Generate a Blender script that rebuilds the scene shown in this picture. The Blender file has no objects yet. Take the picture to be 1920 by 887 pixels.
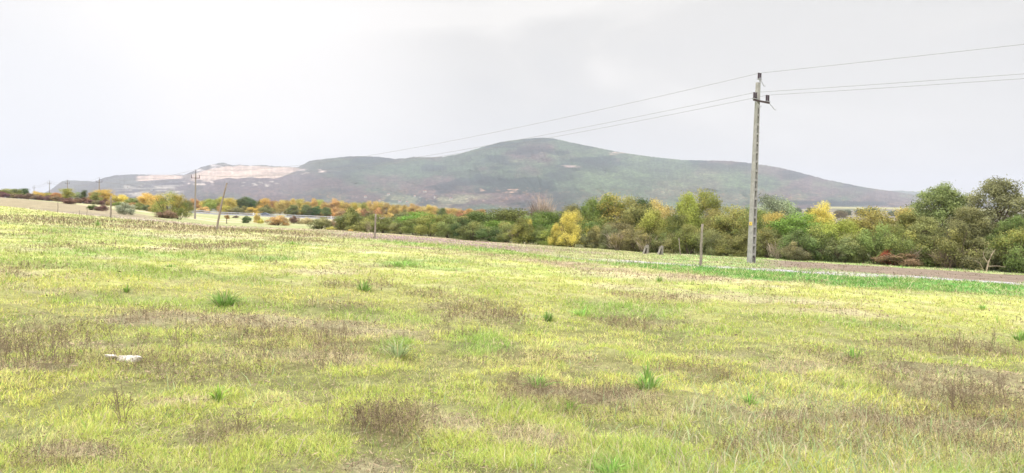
import bpy, math, random
import numpy as np
from mathutils import Vector, Matrix

# ------------------------------------------------------------------ camera, sky, sun, exposure
scene = bpy.context.scene
col = scene.collection
F = 1430.0                     # focal length in photo pixels (1920 wide)
PITCH = math.atan(43.5 / F)
ROLL = math.radians(1.0)
CAMZ = 1.6
fw = Vector((0, math.cos(PITCH), -math.sin(PITCH)))
r0 = Vector((1, 0, 0)); u0 = Vector((0, math.sin(PITCH), math.cos(PITCH)))
rt = r0 * math.cos(ROLL) + u0 * math.sin(ROLL)
up = u0 * math.cos(ROLL) - r0 * math.sin(ROLL)
cd = bpy.data.cameras.new("camera"); cam = bpy.data.objects.new("camera", cd); col.objects.link(cam)
cam.matrix_world = Matrix(((rt.x, up.x, -fw.x, 0), (rt.y, up.y, -fw.y, 0), (rt.z, up.z, -fw.z, CAMZ), (0, 0, 0, 1)))
cd.sensor_width = 36; cd.lens = 36 * F / 1920; cd.clip_start = 0.1; cd.clip_end = 40000
scene.camera = cam
scene.view_settings.view_transform = 'Standard'; scene.view_settings.look = 'None'
scene.view_settings.exposure = 0.50; scene.view_settings.gamma = 1.0; scene.view_settings.use_curve_mapping = False
scene.render.engine = 'CYCLES'
scene.cycles.use_denoising = True
scene.cycles.max_bounces = 5; scene.cycles.diffuse_bounces = 3; scene.cycles.transmission_bounces = 3
scene.cycles.volume_bounces = 0; scene.cycles.transparent_max_bounces = 4
SUN_EL, SUN_AZ = math.radians(42), math.radians(205)      # azimuth clockwise from +Y
world = bpy.data.worlds.new("World"); scene.world = world; world.use_nodes = True
nt = world.node_tree; N = nt.nodes; L = nt.links; N.clear()
def nd(tree, t, **k):
    n = tree.nodes.new(t)
    for a, b in k.items(): setattr(n, a, b)
    return n
def math_node(tree, op, a, b=None, clamp=False):
    n = tree.nodes.new('ShaderNodeMath'); n.operation = op; n.use_clamp = clamp
    for i, v in enumerate((a, b)):
        if v is None: continue
        if isinstance(v, (int, float)): n.inputs[i].default_value = v
        else: tree.links.new(v, n.inputs[i])
    return n.outputs[0]
def ramp(tree, fac, stops):
    n = tree.nodes.new('ShaderNodeValToRGB'); cr = n.color_ramp
    while len(cr.elements) < len(stops): cr.elements.new(0.5)
    for e, (p, c) in zip(cr.elements, stops):
        e.position = p; e.color = tuple(c) + (1,) if len(c) == 3 else c
    tree.links.new(fac, n.inputs[0]); return n.outputs[0]
def mixc(tree, fac, a, b, blend='MIX'):
    n = tree.nodes.new('ShaderNodeMix'); n.data_type = 'RGBA'; n.blend_type = blend
    for s, v in ((n.inputs[0], fac), (n.inputs[6], a), (n.inputs[7], b)):
        if isinstance(v, (int, float)): s.default_value = v
        elif isinstance(v, (tuple, list)): s.default_value = tuple(v) + (1,)
        else: tree.links.new(v, s)
    return n.outputs[2]
sky = nd(nt, 'ShaderNodeTexSky', sky_type='NISHITA', sun_disc=False)
sky.sun_elevation = SUN_EL; sky.sun_rotation = SUN_AZ; sky.air_density = 1.0; sky.dust_density = 2.0
tc = nd(nt, 'ShaderNodeTexCoord'); sep = nd(nt, 'ShaderNodeSeparateXYZ'); L.new(tc.outputs['Generated'], sep.inputs[0])
def dirof(px, py):
    v = fw + rt * ((px - 960) / F) - up * ((py - 443.5) / F); return v.normalized()
mp = nd(nt, 'ShaderNodeMapping'); mp.inputs['Scale'].default_value = (1.5, 1.5, 4.6); mp.inputs['Rotation'].default_value = (0, 0.28, 0)
L.new(tc.outputs['Generated'], mp.inputs[0])
nz = nd(nt, 'ShaderNodeTexNoise'); nz.inputs['Scale'].default_value = 1.5; nz.inputs['Detail'].default_value = 4; nz.inputs['Roughness'].default_value = 0.45
nz.inputs['Distortion'].default_value = 0.6
L.new(mp.outputs[0], nz.inputs['Vector'])
def lobe(px, py, inner, outer):
    d = nd(nt, 'ShaderNodeVectorMath', operation='DOT_PRODUCT'); d.inputs[1].default_value = dirof(px, py)
    L.new(tc.outputs['Generated'], d.inputs[0])
    m = nd(nt, 'ShaderNodeMapRange', interpolation_type='SMOOTHSTEP')
    m.inputs[1].default_value = math.cos(math.radians(outer)); m.inputs[2].default_value = math.cos(math.radians(inner))
    L.new(d.outputs['Value'], m.inputs[0]); return m.outputs[0]
cl = ramp(nt, nz.outputs[0], [(0.41, (5.85, 5.74, 5.56)), (0.50, (6.15, 5.98, 5.72)), (0.60, (7.2, 6.95, 6.6))])
br = math_node(nt, 'MULTIPLY', lobe(330, 140, 2, 22), 0.9)
cl = mixc(nt, br, cl, (8.1, 7.8, 7.5))
cl = mixc(nt, math_node(nt, 'MULTIPLY', lobe(30, 260, 1, 11), 0.25), cl, (5.0, 5.6, 6.6))
cl = mixc(nt, math_node(nt, 'MULTIPLY', lobe(1500, 330, 4, 20), 0.6), cl, (6.4, 6.2, 5.9))
mr = nd(nt, 'ShaderNodeMapRange', interpolation_type='SMOOTHSTEP'); L.new(sep.outputs['Z'], mr.inputs[0])
mr.inputs[1].default_value = 0.30; mr.inputs[2].default_value = 0.95; mr.inputs[3].default_value = 1.0; mr.inputs[4].default_value = 4.9
vm = nd(nt, 'ShaderNodeVectorMath', operation='SCALE'); L.new(cl, vm.inputs[0]); L.new(mr.outputs[0], vm.inputs['Scale'])
skymix = mixc(nt, 0.94, sky.outputs[0], vm.outputs[0])
bg = nd(nt, 'ShaderNodeBackground'); bg.inputs['Strength'].default_value = 0.1; L.new(skymix, bg.inputs[0])
wo = nd(nt, 'ShaderNodeOutputWorld'); L.new(bg.outputs[0], wo.inputs[0])
sd = bpy.data.lights.new("sun", 'SUN'); sd.energy = 1.5; sd.angle = math.radians(14); sd.color = (1, 0.95, 0.87)
sun = bpy.data.objects.new("sun", sd); col.objects.link(sun)
sdir = Vector((math.sin(SUN_AZ) * math.cos(SUN_EL), math.cos(SUN_AZ) * math.cos(SUN_EL), math.sin(SUN_EL)))
sun.rotation_euler = sdir.to_track_quat('Z', 'Y').to_euler()

# ------------------------------------------------------------------ helpers
rng = np.random.default_rng(7); random.seed(7)
def _h(ix, iy, s):
    n = (ix.astype(np.int64) * 374761393 + iy.astype(np.int64) * 668265263 + s * 1442695041) & 0x7fffffff
    n = ((n ^ (n >> 13)) * 1274126177) & 0x7fffffff
    return ((n ^ (n >> 16)) & 0xffff) / 65535.0
def vnoise(x, y, s=0):
    x = np.asarray(x, float); y = np.asarray(y, float)
    ix = np.floor(x); iy = np.floor(y); fx = x - ix; fy = y - iy
    fx = fx * fx * (3 - 2 * fx); fy = fy * fy * (3 - 2 * fy)
    a = _h(ix, iy, s); b = _h(ix + 1, iy, s); c = _h(ix, iy + 1, s); d = _h(ix + 1, iy + 1, s)
    return (a + (b - a) * fx) * (1 - fy) + (c + (d - c) * fx) * fy
def fbm(x, y, o=4, s=0):
    t = 0; a = 1; w = 0
    for i in range(o):
        t = t + a * vnoise(x * 2 ** i + 17.3 * i, y * 2 ** i - 9.1 * i, s + i); w += a; a *= 0.5
    return t / w
def sst(a, b, x):
    t = np.clip((np.asarray(x, float) - a) / (b - a), 0, 1); return t * t * (3 - 2 * t)
def unproj(px, py, Y):
    d = fw + rt * ((px - 960) / F) - up * ((py - 443.5) / F)
    return Vector((d.x, d.y, d.z)) * (Y / d.y) + Vector((0, 0, CAMZ))
def hor(px): return 400 + (px - 960) * math.tan(ROLL)

def plane(X, Y): return -0.0372 * X - 0.0044 * Y
COLS = [  # photo column of each height profile; below: distance ahead, height
 (-500, [(72, 2.4), (200, 5.2), (600, 7), (3000, 14)]),
 (0, [(68, 1.40), (90, 1.66), (200, 3.45), (300, 3.9), (600, 4), (3000, 6)]),
 (200, [(53, .80), (65, .77), (120, 1.0), (200, 1.85), (300, 2.2), (600, 2), (3000, 2)]),
 (290, [(48, .62), (90, .34), (150, .34), (250, .5), (400, 0), (3000, 0)]),
 (400, [(41, .42), (60, .13), (110, -.48), (158, -1.2), (350, -1.6), (395, -1.5), (430, -1.3), (3000, -2)]),
 (640, [(42, .16), (60, -.19), (85, -.64), (110, -1.4), (200, -1.9), (350, -3.2), (450, -3.0), (3000, -3)]),
 (900, [(37, -.10), (50, -.6), (75, -1.3), (85, -1.6), (200, -2.5), (400, -3), (3000, -3)]),
 (1060, [(31.5, -.23), (45, -.56), (78, -1.7), (200, -2.5), (400, -3), (3000, -3)]),
 (1211, [(31, -.34), (38, -.6), (52, -1.05), (70, -1.8), (200, -2.5), (400, -3), (3000, 0)]),
 (1408, [(31, -.49), (36, -.75), (44, -1.03), (64, -1.76), (200, -2.5), (600, -2), (1500, 3), (2500, 12), (6000, 12)]),
 (1560, [(31, -.61), (40, -1.0), (60, -1.85), (200, -2.5), (600, -2), (1500, 8), (2600, 44), (6000, 44)]),
 (1920, [(31, -.92), (40, -1.35), (54, -2.0), (200, -2.8), (600, -2), (1500, 8), (2600, 48), (6000, 48)]),
 (2600, [(31, -1.5), (40, -1.9), (54, -2.5), (200, -3), (600, -2), (1500, 8), (2600, 48), (6000, 48)]),
]
CU = np.array([(c[0] - 960) / F for c in COLS])
def groundz(X, Y, bumps=True):
    X = np.atleast_1d(np.asarray(X, float)); Y = np.atleast_1d(np.asarray(Y, float))
    r = np.hypot(X, Y); az = np.arctan2(X, Y)
    azc = np.clip(az, math.atan(CU[0]), math.atan(CU[-1])); u = np.tan(azc); Ye = r * np.cos(azc)
    Z = np.zeros((len(COLS), X.size))
    for i, (px, tab) in enumerate(COLS):
        ys = np.array([t[0] for t in tab], float); zs = np.array([t[1] for t in tab], float)
        v = np.interp(np.log(np.maximum(Ye, .01)), np.log(ys), zs)
        Z[i] = np.where(Ye < ys[0], plane(CU[i] * Ye, Ye) + (zs[0] - plane(CU[i] * ys[0], ys[0])) * sst(.5, 1, Ye / ys[0]), v)
    k = np.clip(np.searchsorted(CU, u) - 1, 0, len(CU) - 2)
    f = np.clip((u - CU[k]) / (CU[k + 1] - CU[k]), 0, 1); j = np.arange(X.size)
    z = Z[k, j] * (1 - f) + Z[k + 1, j] * f
    w = sst(25, 60, r) * (1 - sst(math.radians(95), math.radians(170), np.abs(az))) + (1 - sst(25, 60, r)) * 0
    z = np.where(np.abs(az) > math.atan(1.16), plane(X, Y) * (1 - sst(15, 60, r)) + z * w, z) if False else z
    back = sst(math.radians(80), math.radians(150), np.abs(az))
    z = z * (1 - back) + plane(np.clip(X, -60, 60), np.clip(Y, -60, 60)) * back
    if bumps:
        near = 1 - sst(60, 140, r)
        z = z + near * (0.10 * (fbm(X * .45, Y * .45, 3, 3) - .5) + 0.10 * (fbm(X * 2.6, Y * 2.6, 2, 5) - .5) * (1 - sst(15, 40, r)))
    return z
def gz(X, Y): return float(groundz(X, Y)[0])
def hit(px, py, lo=3.0, hi=400.0):
    ys = np.geomspace(lo, hi, 400)
    d = fw + rt * ((px - 960) / F) - up * ((py - 443.5) / F)
    X = d.x / d.y * ys; Zr = CAMZ + d.z / d.y * ys
    g = groundz(X, ys, False); k = np.argmax(Zr <= g)
    if not (Zr <= g).any(): k = len(ys) - 1
    return Vector((X[k], ys[k], g[k]))

def mesh_np(name, verts, faces_flat, loop_tot, attrs=None, smooth=False):
    me = bpy.data.meshes.new(name); verts = np.asarray(verts, np.float32); n = len(verts)
    me.vertices.add(n); me.vertices.foreach_set('co', verts.ravel())
    lt = np.asarray(loop_tot, np.int32); ff = np.asarray(faces_flat, np.int32)
    me.loops.add(len(ff)); me.loops.foreach_set('vertex_index', ff)
    me.polygons.add(len(lt)); me.polygons.foreach_set('loop_start', np.concatenate(([0], np.cumsum(lt)[:-1])).astype(np.int32))
    me.polygons.foreach_set('loop_total', lt)
    me.polygons.foreach_set('use_smooth', np.full(len(lt), smooth, bool))
    for k, a in (attrs or {}).items():
        a = np.asarray(a, np.float32)
        if a.ndim == 1:
            at = me.attributes.new(k, 'FLOAT', 'POINT'); at.data.foreach_set('value', a)
        else:
            at = me.attributes.new(k, 'FLOAT_COLOR', 'POINT')
            c = np.ones((n, 4), np.float32); c[:, :3] = a; at.data.foreach_set('color', c.ravel())
    me.update(calc_edges=True); return me
def link(name, data, mat=None, parent=None, loc=None):
    o = bpy.data.objects.new(name, data); col.objects.link(o)
    if mat is not None and data is not None and not data.materials: data.materials.append(mat)
    if parent is not None: o.parent = parent
    if loc is not None: o.location = loc
    return o
def tag(o, label=None, cat=None, group=None, kind=None):
    if label: o['label'] = label
    if cat: o['category'] = cat
    if group: o['group'] = group
    if kind: o['kind'] = kind
    return o
def thing(name, label, cat, loc, group=None, rotz=0):
    o = bpy.data.objects.new(name, None); col.objects.link(o); o.location = loc; o.rotation_euler = (0, 0, rotz)
    o.empty_display_size = 0.3
    return tag(o, label, cat, group)
class MB:                                   # plain mesh builder
    def __init__(s): s.v = []; s.f = []
    def box(s, c, e, rot=None, taper=(1, 1)):
        c = Vector(c); b = len(s.v)
        for z in (-1, 1):
            for x, y in ((-1, -1), (1, -1), (1, 1), (-1, 1)):
                t = taper if z > 0 else (1, 1)
                p = Vector((x * e[0] / 2 * t[0], y * e[1] / 2 * t[1], z * e[2] / 2))
                if rot is not None: p = rot @ p
                s.v.append(c + p)
        for q in ((0, 3, 2, 1), (4, 5, 6, 7), (0, 1, 5, 4), (1, 2, 6, 5), (2, 3, 7, 6), (3, 0, 4, 7)):
            s.f.append([b + i for i in q])
    def tube(s, pts, rad, n=8, cap=True):
        pts = [Vector(p) for p in pts]; rad = rad if isinstance(rad, (list, tuple)) else [rad] * len(pts); b0 = len(s.v)
        for i, p in enumerate(pts):
            d = (pts[min(i + 1, len(pts) - 1)] - pts[max(i - 1, 0)]).normalized()
            a = d.cross(Vector((0, 0, 1)) if abs(d.z) < .9 else Vector((1, 0, 0))).normalized(); c = d.cross(a)
            for k in range(n):
                t = 2 * math.pi * k / n; s.v.append(p + (a * math.cos(t) + c * math.sin(t)) * rad[i])
        for i in range(len(pts) - 1):
            for k in range(n):
                a = b0 + i * n + k; b = b0 + i * n + (k + 1) % n; s.f.append([a, b, b + n, a + n])
        if cap:
            s.f.append([b0 + k for k in range(n)][::-1]); s.f.append([b0 + (len(pts) - 1) * n + k for k in range(n)])
    def prism(s, prof, y0, y1):             # outline in x,z pushed along y
        b = len(s.v); n = len(prof)
        for y in (y0, y1):
            for x, z in prof: s.v.append(Vector((x, y, z)))
        s.f.append([b + i for i in range(n)]); s.f.append([b + n + i for i in range(n)][::-1])
        for i in range(n):
            j = (i + 1) % n; s.f.append([b + i, b + n + i, b + n + j, b + j])
    def build(s, name, mat, parent=None, smooth=False, loc=None):
        me = bpy.data.meshes.new(name); me.from_pydata([tuple(v) for v in s.v], [], s.f); me.update()
        if smooth: me.polygons.foreach_set('use_smooth', [True] * len(me.polygons))
        return link(name, me, mat, parent, loc)

# ------------------------------------------------------------------ materials
def new_mat(name):
    m = bpy.data.materials.new(name); m.use_nodes = True; t = m.node_tree
    b = t.nodes['Principled BSDF']; b.inputs['Roughness'].default_value = 0.9; b.inputs['Specular IOR Level'].default_value = 0.1
    return m, t, b
def noise_node(t, scale, detail=4, rough=.6, coord='Object'):
    c = nd(t, 'ShaderNodeTexCoord'); n = nd(t, 'ShaderNodeTexNoise')
    n.inputs['Scale'].default_value = scale; n.inputs['Detail'].default_value = detail; n.inputs['Roughness'].default_value = rough
    t.links.new(c.outputs[coord], n.inputs['Vector']); return n.outputs[0]
def simple(name, c, c2=None, scale=8, rough=.85, metal=0, spec=.2, bump=0):
    m, t, b = new_mat(name); b.inputs['Roughness'].default_value = rough; b.inputs['Metallic'].default_value = metal
    b.inputs['Specular IOR Level'].default_value = spec
    c2 = c2 or tuple(x * .75 for x in c)
    n = noise_node(t, scale, 5); t.links.new(ramp(t, n, [(.3, c2), (.7, c)]), b.inputs['Base Color'])
    if bump:
        bp = nd(t, 'ShaderNodeBump'); bp.inputs['Strength'].default_value = bump; t.links.new(n, bp.inputs['Height']); t.links.new(bp.outputs[0], b.inputs['Normal'])
    return m
def attr_mat(name, transl=0.0, nscale=None, namp=.3, bump=0):
    m, t, b = new_mat(name)
    a = nd(t, 'ShaderNodeAttribute', attribute_name='Col'); c = a.outputs['Color']
    if nscale:
        for sc_ in nscale:
            n = noise_node(t, sc_, 6, .7)
            g = nd(t, 'ShaderNodeMapRange'); t.links.new(n, g.inputs[0]); g.inputs[1].default_value = .3; g.inputs[2].default_value = .7
            g.inputs[3].default_value = 1 - namp; g.inputs[4].default_value = 1 + namp
            v = nd(t, 'ShaderNodeVectorMath', operation='SCALE'); t.links.new(c, v.inputs[0]); t.links.new(g.outputs[0], v.inputs['Scale']); c = v.outputs[0]
        if bump:
            bp = nd(t, 'ShaderNodeBump'); bp.inputs['Strength'].default_value = 1; bp.inputs['Distance'].default_value = bump
            t.links.new(n, bp.inputs['Height']); t.links.new(bp.outputs[0], b.inputs['Normal'])
    t.links.new(c, b.inputs['Base Color'])
    if transl:
        tr = nd(t, 'ShaderNodeBsdfTranslucent'); t.links.new(c, tr.inputs[0]); mx = nd(t, 'ShaderNodeMixShader'); mx.inputs[0].default_value = transl
        t.links.new(b.outputs[0], mx.inputs[1]); t.links.new(tr.outputs[0], mx.inputs[2])
        t.links.new(mx.outputs[0], t.nodes['Material Output'].inputs[0])
    return m
M_ground = attr_mat('field soil and thatch', 0, (0.6, 7, 45), .34, .03)
M_blade = attr_mat('grass blades', .3)
M_weed = attr_mat('dry weed', .1)
M_mtn = attr_mat('wooded mountainside', 0, (0.004, 0.05), .45, 14)
def leaf_material():
    m, t, b = new_mat('leaves')
    oi = nd(t, 'ShaderNodeObjectInfo'); a = nd(t, 'ShaderNodeAttribute', attribute_name='v'); g = nd(t, 'ShaderNodeAttribute', attribute_name='gold')
    c = oi.outputs['Color']
    f = math_node(t, 'MULTIPLY', g.outputs['Fac'], oi.outputs['Alpha'], True)
    c = mixc(t, f, c, (.64, .49, .14))
    mrn = nd(t, 'ShaderNodeMapRange'); t.links.new(a.outputs['Fac'], mrn.inputs[0]); mrn.inputs[3].default_value = .45; mrn.inputs[4].default_value = 1.55
    v = nd(t, 'ShaderNodeVectorMath', operation='SCALE'); t.links.new(c, v.inputs[0]); t.links.new(mrn.outputs[0], v.inputs['Scale'])
    t.links.new(v.outputs[0], b.inputs['Base Color']); b.inputs['Roughness'].default_value = .7; b.inputs['Specular IOR Level'].default_value = .15
    tr = nd(t, 'ShaderNodeBsdfTranslucent'); t.links.new(v.outputs[0], tr.inputs[0]); mx = nd(t, 'ShaderNodeMixShader'); mx.inputs[0].default_value = .3
    t.links.new(b.outputs[0], mx.inputs[1]); t.links.new(tr.outputs[0], mx.inputs[2]); t.links.new(mx.outputs[0], t.nodes['Material Output'].inputs[0])
    return m
M_leaf = leaf_material()
M_bark = simple('bark', (.17, .13, .10), (.08, .06, .05), 6)
M_conc = simple('weathered concrete', (.34, .335, .33), (.23, .225, .22), 4, .9, bump=.2)
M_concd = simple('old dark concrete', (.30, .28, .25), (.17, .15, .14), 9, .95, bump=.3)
M_wood = simple('grey weathered wood', (.30, .26, .22), (.18, .15, .13), 12, .9, bump=.2)
M_ins = simple('brown porcelain', (.045, .022, .035), (.03, .015, .025), 5, .35, spec=.5)
M_steel = simple('galvanised steel', (.42, .43, .46), (.30, .30, .34), 10, .5, .3)
M_rust = simple('dark rusty steel', (.10, .075, .085), (.06, .045, .05), 10, .7)
M_wire = simple('conductor', (.34, .34, .36), (.28, .28, .30), 4, .6)
M_yel = simple('yellow plate paint', (.62, .46, .12), (.55, .40, .10), 4, .5)
M_blk = simple('black print', (.03, .03, .03), (.02, .02, .02), 4, .6)
M_white = simple('white paint', (.78, .78, .76), (.66, .66, .64), 4, .5)
M_rail = simple('galvanised rail', (.52, .52, .52), (.42, .42, .42), 4, .5)
M_carp = simple('silver car paint', (.17, .20, .28), (.15, .18, .25), 2, .3, .3, .5)
M_glass = simple('dark window glass', (.03, .035, .045), (.02, .025, .03), 2, .1, 0, .5)
M_tyre = simple('tyre rubber', (.03, .03, .03), (.02, .02, .02), 4, .9)
M_lamp = simple('clear lamp lens', (.7, .7, .72), (.6, .6, .62), 4, .2)
M_asph = simple('worn asphalt', (.22, .22, .23), (.16, .16, .17), 1.5, .9)
M_stone = simple('pale limestone', (.66, .63, .58), (.36, .32, .27), 40, .9, bump=.4)
M_wall = simple('white render', (.42, .41, .39), (.38, .36, .34), .5)
M_roof = simple('red roof tiles', (.33, .15, .10), (.25, .12, .08), .5)

# ------------------------------------------------------------------ strips of the ground, boundaries as distance ahead over direction
def boundary(pts):
    us, ys = [], []
    for px, py in pts:
        p = hit(px, py); us.append(p.x / p.y); ys.append(p.y)
    return lambda u: np.interp(u, us, ys)
b_dry = boundary([(-300, 412), (0, 408), (200, 424), (400, 443), (640, 461), (900, 481), (1100, 507), (1300, 523), (1500, 533), (1700, 547), (1920, 558), (2200, 575)])
b_gf = boundary([(560, 441), (700, 454.5), (900, 473), (1100, 496), (1300, 514), (1600, 541), (1920, 556), (2200, 572)])
b_gb = boundary([(560, 440), (700, 450), (900, 464.5), (1077, 486), (1267, 497), (1440, 509), (1621, 518), (1920, 535), (2200, 549)])
b_rb = boundary([(560, 438), (700, 447), (900, 462), (1077, 483.3), (1267, 493.2), (1440, 504.5), (1621, 513), (1920, 529), (2200, 542)])
b_sf = boundary([(1380, 492), (1440, 500), (1600, 511), (1920, 530.5), (2200, 544)])
b_sb = boundary([(1380, 491), (1440, 488), (1600, 497), (1920, 517), (2200, 531)])
b_pf = boundary([(-300, 366), (0, 386), (100, 396), (200, 406), (300, 411)])
b_pb = boundary([(-300, 352), (0, 370), (100, 379), (200, 391), (300, 408)])
HB = lambda px: np.interp(px, [560, 640, 900, 1060, 1211, 1440, 1920, 2400], [118, 108, 85, 78, 70, 64, 54, 48])
PATCH = []   # (kind, x, y, rx, ry) patches of the near field
def patch(kind, px, py, wpx, hpx):
    p = hit(px, py); q = hit(px + wpx / 2, py); r_ = hit(px, py - hpx / 2); s_ = hit(px, py + hpx / 2)
    PATCH.append((kind, p.x, p.y, max(abs(q.x - p.x), .15), max(abs(r_.y - s_.y) / 2, .2)))
for a in [('weed', 200, 420, 460, 20), ('bare', 350, 443, 400, 14), ('weed', 560, 452, 180, 12), ('weed', 60, 470, 140, 14), ('weed', 700, 540, 200, 14), ('bare', 1400, 560, 360, 16), ('bare', 480, 602, 620, 34), ('bare', 250, 604, 240, 26), ('bare', 1120, 740, 260, 40), ('bare', 700, 625, 330, 26), ('bare', 330, 755, 180, 34), ('bare', 860, 790, 200, 40),
          ('bare', 1000, 810, 160, 40), ('bare', 620, 512, 220, 16), ('bare', 1230, 520, 320, 14), ('bare', 120, 850, 200, 40), ('bare', 1480, 690, 140, 20), ('bare', 700, 870, 160, 30), ('bare', 1600, 590, 200, 14),
          ('weed', 70, 640, 260, 90), ('weed', 410, 462, 190, 28), ('weed', 160, 462, 130, 20), ('weed', 55, 440, 110, 24), ('weed', 560, 650, 420, 60), ('weed', 720, 795, 240, 70), ('weed', 1110, 750, 360, 70),
          ('weed', 1310, 700, 160, 30), ('weed', 1600, 685, 170, 40), ('weed', 1790, 655, 330, 28), ('weed', 1830, 760, 280, 110), ('weed', 1480, 810, 200, 70), ('weed', 1200, 610, 200, 24), ('weed', 900, 590, 200, 50),
          ('weed', 280, 600, 260, 30), ('weed', 1420, 850, 160, 50), ('weed', 100, 870, 240, 50), ('weed', 430, 820, 160, 60), ('weed', 640, 575, 180, 16), ('weed', 830, 556, 180, 14), ('weed', 1240, 560, 200, 16),
          ('lush', 1160, 580, 230, 40), ('lush', 760, 495, 110, 10), ('lush', 500, 485, 150, 14), ('lush', 900, 650, 160, 50), ('weed', 1700, 820, 420, 120), ('lush', 1150, 870, 150, 40), ('lush', 740, 655, 90, 30)]:
    patch(*a)
def masks(X, Y):
    out = {'bare': np.zeros(X.shape), 'weed': np.zeros(X.shape), 'lush': np.zeros(X.shape)}
    wx = (fbm(X * 1.3, Y * 1.3, 3, 31) - .5) * 1.1; wy = (fbm(X * 1.3, Y * 1.3, 3, 41) - .5) * 1.1
    for k, x, y, rx, ry in PATCH:
        d = np.hypot((X - x + wx * min(rx, 1.2)) / rx, (Y - y + wy * min(ry, 1.2)) / ry); out[k] = np.maximum(out[k], 1 - sst(.45, 1.15, d))
    n = fbm(X * .38, Y * .75, 4, 51); out['bare'] = np.maximum(out['bare'] * .75, .7 * sst(.64, .8, n))
    n = fbm(X * .3 + 50, Y * .7, 4, 61); out['weed'] = np.maximum(out['weed'] * .8, .5 * sst(.64, .78, n))
    n = fbm(X * .35 + 90, Y * .6, 4, 71); out['lush'] = np.maximum(out['lush'], .7 * sst(.60, .74, n))
    return out
C = lambda *a: np.array(a, float)
YG = C(.515, .535, .15); YG2 = C(.42, .475, .125); STRAW = C(.60, .53, .35); SOILN = C(.36, .29, .20); LUSH = C(.22, .37, .09); REDDRY = C(.44, .35, .21)
GREEN = C(.15, .35, .07); TAN = C(.46, .38, .27); PAST = C(.27, .295, .13); PLOUGH = C(.245, .192, .122); GRAVEL = C(.46, .43, .38); BROWNW = C(.26, .21, .14)
def lerp(a, b, t): return a * (1 - t[:, None]) + b * t[:, None]
def zone_color(X, Y, soil_view=True):
    """base colour and dominant zone weights at ground points"""
    u = X / np.maximum(Y, .5); px = 960 + F * u; r = np.hypot(X, Y)
    w = (fbm(X * .35, Y * .35, 3, 11) - .5)
    Yw = Y * (1 + .05 * w) ; soft = lambda a, b, wd: sst(a * (1 - wd), a * (1 + wd), b)
    m = masks(X, Y); n1 = fbm(X * .22, Y * .5, 4, 81); n2 = fbm(X * 1.6, Y * 1.6, 3, 91)
    c = lerp(np.tile(YG, (X.size, 1)), YG2, sst(.35, .65, n1))
    c = lerp(c, STRAW, .35 * sst(.45, .75, n2)); c = lerp(c, LUSH, .75 * m['lush']); c = lerp(c, STRAW * .9, .7 * m['bare']); c = lerp(c, BROWNW * 1.6, .35 * m['weed'])
    infield = np.ones(X.size)
    # dry margin
    Dm = soft(b_dry(u), Yw, .05) * (sst(-150, 450, px) * .6 + .4 * sst(600, 900, px)); c = lerp(c, lerp(np.tile(REDDRY, (X.size, 1)), YG2, sst(.45, .6, n1) * .7), Dm * .9)
    G = soft(b_gf(u), Yw, .03) * sst(620, 760, px); c = lerp(c, lerp(np.tile(GREEN, (X.size, 1)), YG2, sst(.42, .72, n2) * .5 + .4 * (1 - sst(1000, 1300, px))), G)
    B = sst(.985, 1.015, Y * (1 + .01 * w) / b_gb(u)) * sst(560, 640, px)
    beyond = lerp(np.tile(C(.42, .45, .17), (X.size, 1)), TAN * .95, np.clip(1 - sst(880, 1100, px), 0, 1) * sst(.25, .55, n1) + .6 * sst(.52, .6, n1))
    beyond = lerp(beyond, GREEN * 1.25, .55 * sst(1180, 1300, px) * sst(.4, .6, n2))
    c = lerp(c, beyond, B)
    R = B * (1 - sst(.985, 1.015, Y * (1 + .01 * w) / b_rb(u))) * sst(1010, 1110, px + 60 * (n1 - .5)); R = R * (1 - .85 * sst(.58, .64, fbm(X * .8, Y * 2, 3, 131)))
    c = lerp(c, GRAVEL, R)
    S = soft(b_sf(u), Y, .012) * (1 - soft(b_sb(u), Y, .012)) * sst(1400, 1480, px); c = lerp(c, PLOUGH, S)
    # left side: dropping margin, ploughed wedge, pasture
    edge = np.interp(px, [-500, 0, 200, 290, 400, 560, 640], [72, 68, 53, 48, 50, 62, 70]); A = sst(1, 1.1, Yw / edge) * (1 - sst(560, 660, px))
    pn = fbm(X * .03, Y * .05, 3, 101)
    c = lerp(c, lerp(np.tile(PAST * C(1, 1, 1.05), (X.size, 1)), TAN, sst(.4, .7, pn) * .8 + .2 * sst(.5, .6, n1)), A)
    Am = A * (1 - sst(1.15, 1.5, Yw / edge)) * sst(250, 350, px); c = lerp(c, REDDRY * .95, Am * .8)
    P = sst(.99, 1.01, Y / b_pf(u)) * (1 - sst(.98, 1.02, Yw / b_pb(u))) * (1 - sst(270, 320, px)); c = lerp(c, PLOUGH * C(1.1, 1.2, 1.25), P)
    grassy = 1 - np.clip(R + S + P, 0, 1)
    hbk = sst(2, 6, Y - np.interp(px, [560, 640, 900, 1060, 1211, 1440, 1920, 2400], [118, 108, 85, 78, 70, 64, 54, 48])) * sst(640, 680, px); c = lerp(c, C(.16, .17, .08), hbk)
    # behind the hedge and the far plain
    farr = sst(450, 700, r); fn = fbm(X * .004, Y * .0016, 4, 111); fn2 = fbm(X * .02, Y * .006, 3, 121)
    fc = lerp(np.tile(C(.16, .14, .10), (X.size, 1)), C(.10, .11, .06), sst(.4, .6, fn)); fc = lerp(fc, C(.22, .15, .14), sst(.55, .7, fn2) * .6)
    ys = sst(2050, 2200, Y) * (1 - sst(2420, 2500, Y)) * sst(.3, .36, u); fc = lerp(fc, C(.30, .29, .14), ys * .8)
    c = lerp(c, fc, farr)
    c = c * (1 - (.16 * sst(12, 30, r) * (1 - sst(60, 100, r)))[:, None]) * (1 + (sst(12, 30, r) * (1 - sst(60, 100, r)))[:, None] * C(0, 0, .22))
    return c, m, grassy, G * (1 - B), B, A, Dm

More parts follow.
